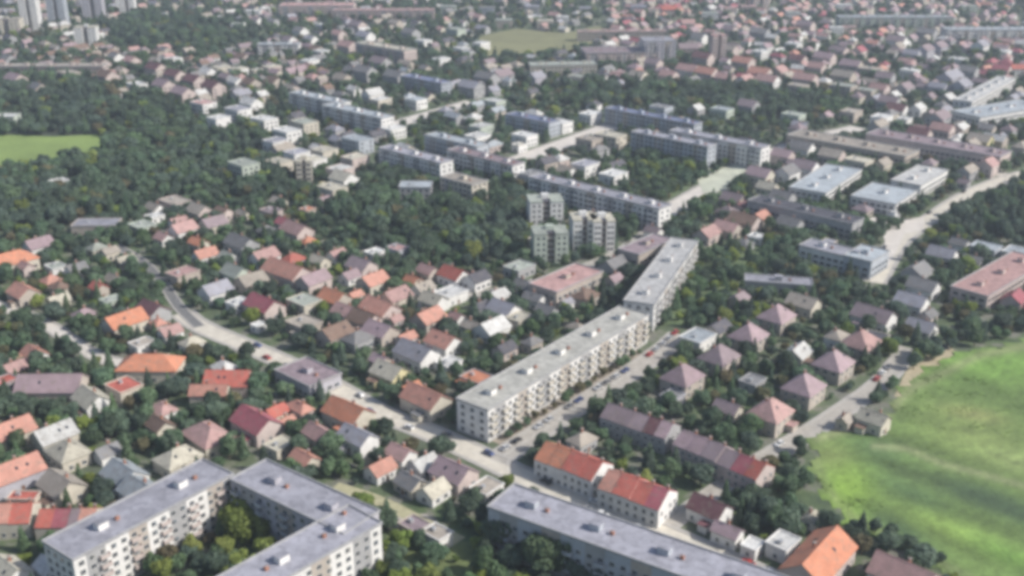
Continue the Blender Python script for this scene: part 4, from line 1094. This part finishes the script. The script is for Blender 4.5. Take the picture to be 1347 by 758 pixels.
def scatter():
    r = RNG; pts = []
    y = 215.0
    while y < 2600:
        step = 4.8 if y < 700 else (6.6 if y < 1100 else 9.5)
        wv = y * .50 + 70
        n = int(2 * wv / step)
        xs = np.linspace(-wv, wv, n) + r.uniform(-.45, .45, n) * step
        pts.append(np.c_[xs, y + r.uniform(-.45, .45, n) * step]); y += step
    P = np.vstack(pts); PX, PY = proj(P[:, 0], P[:, 1])
    zone = np.zeros(len(P), int)                      # 0 suburb, 1 wood, 2 park
    for pl, k in WOODLIKE: zone[inpoly(PX, PY, pl)] = 1 if k == 'w' else 2
    zone[inpoly(PX, PY, COURT)] = 3
    field = inpoly(PX + 4, PY + 4, MEADOW) | inpoly(PX, PY, LIME) | inpoly(PX, PY, OLIVEF)
    clump = np.sin(P[:, 0] * .09 + 1.3 * np.sin(P[:, 1] * .05)) + np.sin(P[:, 1] * .11 + P[:, 0] * .04)
    dens = np.where(zone == 1, .93, np.where(zone == 2, .74, np.where(zone == 3, .75, (.74 + .12 * clump))))
    dens = np.where((zone == 0) & (PY < 250), dens * np.where((PX > 780) & (PY < 112), .6, np.where((PX > 255) & (PX < 700) & (PY > 110), .8, 1.0)), dens)
    keep = (r.random(len(P)) < dens) & ~field
    P = P[keep]; zone = zone[keep]; PX = PX[keep]; PY = PY[keep]
    # look of each tree
    look = np.empty(len(P), object); rv = r.random(len(P))
    big = (np.sin(PX * .021) + np.sin(PY * .05 + PX * .009))
    for i in range(len(P)):
        v = rv[i]
        if zone[i] == 1: look[i] = 'dark' if v < .58 + .25 * big[i] * .5 else ('mid' if v < .90 else ('olive' if v < .95 else 'rust'))
        elif zone[i] == 2: look[i] = 'mid' if v < .6 else ('olive' if v < .8 else 'dark')
        elif zone[i] == 3: look[i] = 'olive' if (PX[i] < 372 and v < .8) else 'mid'
        else:
            if PY[i] > 700 and 500 < PX[i] < 650: look[i] = 'olive' if v < .6 else 'mid'
            elif PY[i] > 560 and PX[i] < 130: look[i] = 'olive' if v < .4 else 'mid'
            elif v < .44: look[i] = 'dark'
            elif v < .82: look[i] = 'mid'
            elif v < .93: look[i] = 'olive' if big[i] > -.4 else 'mid'
            else: look[i] = 'rust'
    var = np.array([random.choice(LOOKIDX[l]) for l in look])
    scale = r.uniform(.55, 1.2, len(P)) * np.where(zone == 1, 1.12, np.where(zone == 0, .88, .9))
    scale *= np.where(P[:, 1] > 900, 1.25, 1.0)
    rad = np.array([TREES[v][2] for v in var]) * scale
    ok = tree_ok(P[:, 0], P[:, 1], rad * .72)
    # second chance: smaller shrubs and small trees in the gaps
    bad = np.where(~ok)[0]
    small = bad[r.random(len(bad)) < .6]
    scale[small] = r.uniform(.28, .45, len(small))
    for i in small: var[i] = random.choice([k for k in LOOKIDX[look[i]] if TREES[k][2] < 3.4 and TREES[k][5] != 'conical'])
    rad2 = np.array([TREES[v][2] for v in var]) * scale
    ok2 = tree_ok(P[small, 0], P[small, 1], rad2[small] * .9)
    ok[small[ok2]] = True
    return P[ok], var[ok], scale[ok]
TP, TV, TS = scatter()
# trees placed by hand: courtyard grove, avenue row beside the slab, the meadow's edge
HAND = []
for px, py, lk, s in [(330, 688, 'olive', 1.75), (346, 712, 'olive', 1.7), (318, 712, 'olive', 1.5), (352, 738, 'olive', 1.4), (372, 700, 'olive', 1.1), (395, 730, 'mid', .8), (315, 752, 'olive', .9),
                      (235, 752, 'mid', .9), (262, 742, 'dark', .9), (205, 758, 'mid', 1.0), (285, 755, 'dark', .9), (150, 752, 'dark', .8),
                      (662, 722, 'dark', 1.5), (690, 738, 'dark', 1.5), (712, 752, 'mid', 1.5), (738, 756, 'mid', 1.4), (760, 765, 'dark', 1), (790, 775, 'dark', 1), (660, 755, 'dark', .9), (640, 735, 'dark', .8), (820, 780, 'mid', 1),
                      (522, 740, 'dark', .8), (525, 765, 'dark', .9), (560, 725, 'olive', .35), (600, 740, 'olive', .35), (575, 765, 'olive', .4),
                      
                      (1010, 690, 'dark', 1.1), (1000, 672, 'dark', 1.0), (1022, 700, 'mid', .9), (990, 660, 'dark', .8), (1235, 742, 'dark', .6), (1215, 735, 'dark', .6), (1195, 722, 'dark', .6), (1170, 712, 'dark', .7), (1150, 702, 'dark', .6)]:
    HAND.append((*g(px, py), random.choice([k for k in LOOKIDX[lk] if TREES[k][5] != 'conical']), s))
# avenue row of small trees beside the slab's pavement
for k in range(17):
    t = (k + .5) / 17; a = g(664, 580); b = g(846, 463)
    HAND.append((a[0] + (b[0] - a[0]) * t + random.uniform(-.8, .8), a[1] + (b[1] - a[1]) * t + random.uniform(-.8, .8), random.choice([k_ for k_ in LOOKIDX['rust'] + LOOKIDX['mid'] if TREES[k_][5] != 'conical']), random.uniform(.42, .62)))
TP = np.vstack([np.array([(a, b) for a, b, _, _ in HAND]), TP]); TV = np.r_[[v for _, _, v, _ in HAND], TV]; TS = np.r_[[s for *_, s in HAND], TS]
TX, TYp = proj(TP[:, 0], TP[:, 1])
inview = (TX > 5) & (TX < 1342) & (TYp > 5) & (TYp < 775)
sizepx = np.array([TREES[v][2] for v in TV]) * TS / np.hypot(TP[:, 0], TP[:, 1])
order = np.argsort(-(sizepx * inview))
single = order[:300]
LOOKN = {'dark': 'dark green', 'mid': 'mid green', 'olive': 'yellow-olive', 'rust': 'brownish'}
for i in single:
    c, t, R, Ht, look, kd = TREES[TV[i]]
    s = TS[i]; small = R * s < 2.0
    root = thing('shrub' if small else 'tree', 'shrub' if small else 'tree', (TP[i, 0], TP[i, 1], .0), random.uniform(0, 6.28), '', 'garden trees and shrubs among the houses')
    root.scale = (s, s, s * random.uniform(.9, 1.1))
    link('crown', c, root); link('trunk', t, root)
    pend(root, '%s %s %s' % (LOOKN[look], kd if not small else 'low', 'shrub' if small else 'tree'), TX[i], TYp[i] - 10)
rest = np.setdiff1d(np.arange(len(TP)), single)
print('trees', len(TP), 'rest', len(rest))
lib = bpy.data.collections.new('tree_library')
for i, (c, t, R, Ht, look, kd) in enumerate(TREES):
    n1 = len(c.vertices)
    v = np.empty(n1 * 3); c.vertices.foreach_get('co', v); v = v.reshape(-1, 3).tolist()
    tv = [tuple(q.co) for q in t.vertices]
    me = bpy.data.meshes.new('tree_for_wood'); me.from_pydata(v + tv, [], [tuple(p.vertices) for p in c.polygons] + [tuple(x + n1 for x in p.vertices) for p in t.polygons])
    me.materials.append(c.materials[0]); me.materials.append(BARK)
    me.polygons.foreach_set('material_index', [0] * len(c.polygons) + [1] * len(t.polygons))
    o = bpy.data.objects.new('t%02d' % i, me); lib.objects.link(o)
def scatter_object(name, P, var, scale, rot, library, label, cat, z=0.0):
    me = bpy.data.meshes.new(name); me.from_pydata([(x, y, z) for x, y in P], [], [])
    for nm, ty, data in (('var', 'INT', var.astype(int)), ('sc', 'FLOAT', scale.astype(float)), ('rz', 'FLOAT', rot.astype(float))):
        a = me.attributes.new(nm, ty, 'POINT'); a.data.foreach_set('value', data)
    o = link(name, me); o['kind'] = 'stuff'; o['label'] = label; o['category'] = cat
    ng = bpy.data.node_groups.new(name + '_nodes', 'GeometryNodeTree')
    ng.interface.new_socket('Geometry', in_out='INPUT', socket_type='NodeSocketGeometry')
    ng.interface.new_socket('Geometry', in_out='OUTPUT', socket_type='NodeSocketGeometry')
    nd = ng.nodes; gi = nd.new('NodeGroupInput'); go = nd.new('NodeGroupOutput')
    iop = nd.new('GeometryNodeInstanceOnPoints'); ci = nd.new('GeometryNodeCollectionInfo')
    ci.inputs['Collection'].default_value = library; ci.inputs['Separate Children'].default_value = True; ci.inputs['Reset Children'].default_value = True
    def attr(nm, ty):
        a = nd.new('GeometryNodeInputNamedAttribute'); a.data_type = ty; a.inputs['Name'].default_value = nm
        return a.outputs['Attribute']
    cx = nd.new('ShaderNodeCombineXYZ'); ng.links.new(attr('rz', 'FLOAT'), cx.inputs[2])
    e2r = nd.new('FunctionNodeEulerToRotation'); ng.links.new(cx.outputs[0], e2r.inputs[0])
    ng.links.new(gi.outputs[0], iop.inputs['Points']); ng.links.new(ci.outputs[0], iop.inputs['Instance'])
    iop.inputs['Pick Instance'].default_value = True
    ng.links.new(attr('var', 'INT'), iop.inputs['Instance Index']); ng.links.new(e2r.outputs[0], iop.inputs['Rotation'])
    ng.links.new(attr('sc', 'FLOAT'), iop.inputs['Scale']); ng.links.new(iop.outputs[0], go.inputs[0])
    md = o.modifiers.new('scatter', 'NODES'); md.node_group = ng
    return o
scatter_object('woodland', TP[rest], TV[rest], TS[rest], RNG.uniform(0, 6.28, len(rest)), lib,
               'masses of farther trees and woods between the houses', 'woodland')

# grass tufts on the meadow
def tuft_mesh(seed):
    r = random.Random(seed); mb = MB()
    for k in range(16):
        a = r.uniform(0, 6.28); q = r.uniform(0, .55); x, y = q * math.cos(a), q * math.sin(a); h = r.uniform(.10, .26); b = r.uniform(0, 6.28)
        dx, dy = .09 * math.cos(b), .09 * math.sin(b)
        mb.poly([(x - dx, y - dy, -.05), (x + dx, y + dy, -.05), (x + dx * .3 + r.uniform(-.15, .15), y + dy * .3 + r.uniform(-.15, .15), h)], TUFTM)
    return mb.mesh('tuft')
TUFTM = foliage('tuft_grass', (.17, .25, .07), (.24, .28, .10), (.13, .21, .06))
tl = bpy.data.collections.new('tuft_library')
for k in range(4): tl.objects.link(bpy.data.objects.new('g%d' % k, tuft_mesh(k)))
px = np.column_stack([RNG.uniform(75, 300, 42000), RNG.uniform(190, 440, 42000)])
a, b = proj(px[:, 0], px[:, 1]); clus = np.sin(px[:, 0] * .35 + np.sin(px[:, 1] * .22) * 2) + np.sin(px[:, 1] * .5) + RNG.standard_normal(len(px)) * .8
sel = inpoly(a, b, MEADOW) & (clus > .9)
px = px[sel]
scatter_object('grass_tufts', px, RNG.integers(0, 4, len(px)), RNG.uniform(.6, 1.5, len(px)), RNG.uniform(0, 6.28, len(px)), tl,
               'rough tufts of grass scattered over the bright meadow', 'grass', .12)

# ------------------------------------------------------------------ cars
CARC = {'white': (.75, .75, .74), 'silver': (.45, .46, .48), 'black': (.03, .03, .035), 'red': (.42, .04, .03), 'dark blue': (.04, .07, .2), 'grey': (.2, .2, .21)}
CM = {}
for k, c in CARC.items():
    m, t, b = nt('car_paint_' + k.replace(' ', '_')); b.inputs['Base Color'].default_value = (*c, 1); b.inputs['Roughness'].default_value = .28; b.inputs['Coat Weight'].default_value = .5
    CM[k] = m
def car_meshes(mat):
    body = MB()
    prof = [(-2.1, .35), (-2.15, .75), (-1.9, .95), (-1.15, 1.0), (1.0, .98), (1.9, .82), (2.1, .6), (2.1, .35)]
    W = .86
    k = body.slot(mat); n = len(prof)
    for s in (-1, 1): body.v += [(x, s * W, z) for x, z in prof]
    for i in range(n): body.f.append((i, (i + 1) % n, n + (i + 1) % n, n + i)); body.m.append(k)
    body.f.append(tuple(range(n))[::-1]); body.m.append(k); body.f.append(tuple(range(n, 2 * n))); body.m.append(k)
    cab = MB(); lo = [(-1.75, .97), (1.0, .97)]; hi = [(-1.35, 1.45), (.25, 1.45)]
    pts = [(lo[0][0], -.8, lo[0][1]), (lo[1][0], -.8, lo[1][1]), (lo[1][0], .8, lo[1][1]), (lo[0][0], .8, lo[0][1]), (hi[0][0], -.62, hi[0][1]), (hi[1][0], -.62, hi[1][1]), (hi[1][0], .62, hi[1][1]), (hi[0][0], .62, hi[0][1])]
    gs = cab.slot(GLASS); cab.v += pts
    for f in ((0, 1, 5, 4), (1, 2, 6, 5), (2, 3, 7, 6), (3, 0, 4, 7)): cab.f.append(f); cab.m.append(gs)
    rf = MB(); rf.box(-1.38, .28, -.63, .63, 1.452, 1.5, mat)
    wh = MB(); wh.cyl(0, 0, -.1, .1, .32, .32, TYRE, 10, 'y')
    hl = MB(); hl.box(2.09, 2.13, -.15, .15, .6, .72, FRAME)
    return body.mesh('body'), cab.mesh('glasshouse'), rf.mesh('roof'), wh.mesh('wheel'), hl.mesh('headlight')
CARS = {k: car_meshes(m) for k, m in CM.items()}
def car(x, y, ang, col, z=.06):
    b, c, r, w, h = CARS[col]
    root = thing('parked_car', 'car', (x, y, z), ang, '', 'cars parked along the lanes')
    link('body', b, root); link('glasshouse', c, root); link('roof', r, root)
    for sxx in (-1.3, 1.3):
        for syy in (-.78, .78): link('wheel', w, root, (sxx, syy, .32))
    for syy in (-.6, .6): link('headlight', h, root, (0, syy, 0))
    qx, qy = proj(x, y, 1); pend(root, col + ' car parked', qx, qy)
def park_along(P, off, start, gap, prob, maxy=520):
    L = 0; nxt = start
    for a, b in zip(P, P[1:]):
        l = math.hypot(b[0] - a[0], b[1] - a[1]); an = math.atan2(b[1] - a[1], b[0] - a[0])
        while nxt < L + l:
            t = (nxt - L) / l; x = a[0] + (b[0] - a[0]) * t - math.sin(an) * off; y = a[1] + (b[1] - a[1]) * t + math.cos(an) * off
            if random.random() < prob and y < maxy: car(x, y, an + random.choice((0, math.pi)) + random.uniform(-.03, .03), random.choice(['white', 'silver', 'black', 'red', 'dark blue', 'grey', 'white', 'silver']))
            nxt += gap
        L += l
park_along(R_E, 2.2, 8, 6.3, .75)
park_along(R_D, 2.4, 15, 6.5, .22)
park_along(R_D, -2.4, 40, 6.5, .15)
park_along(R_F, 2.1, 5, 6.4, .4)
park_along(R_G, 4.2, 5, 6.6, .3, 640)
finish_labels()

# ------------------------------------------------------------------ haze
if HAZE:
    mb = MB(); hm = bpy.data.materials.new('haze_air'); hm.use_nodes = True; t = hm.node_tree
    t.nodes.remove(t.nodes['Principled BSDF'])
    pv = N(t, 'ShaderNodeVolumePrincipled'); pv.inputs['Color'].default_value = (.78, .87, 1.0, 1); pv.inputs['Density'].default_value = HAZE
    pv.inputs['Anisotropy'].default_value = .2
    t.links.new(pv.outputs[0], t.nodes['Material Output'].inputs['Volume'])
    mb.box(-9500, 9500, -2000, 14500, -1.0, 215, hm)
    o = mb.build('haze'); o['kind'] = 'stuff'; o['label'] = 'thin pale haze over the whole town'
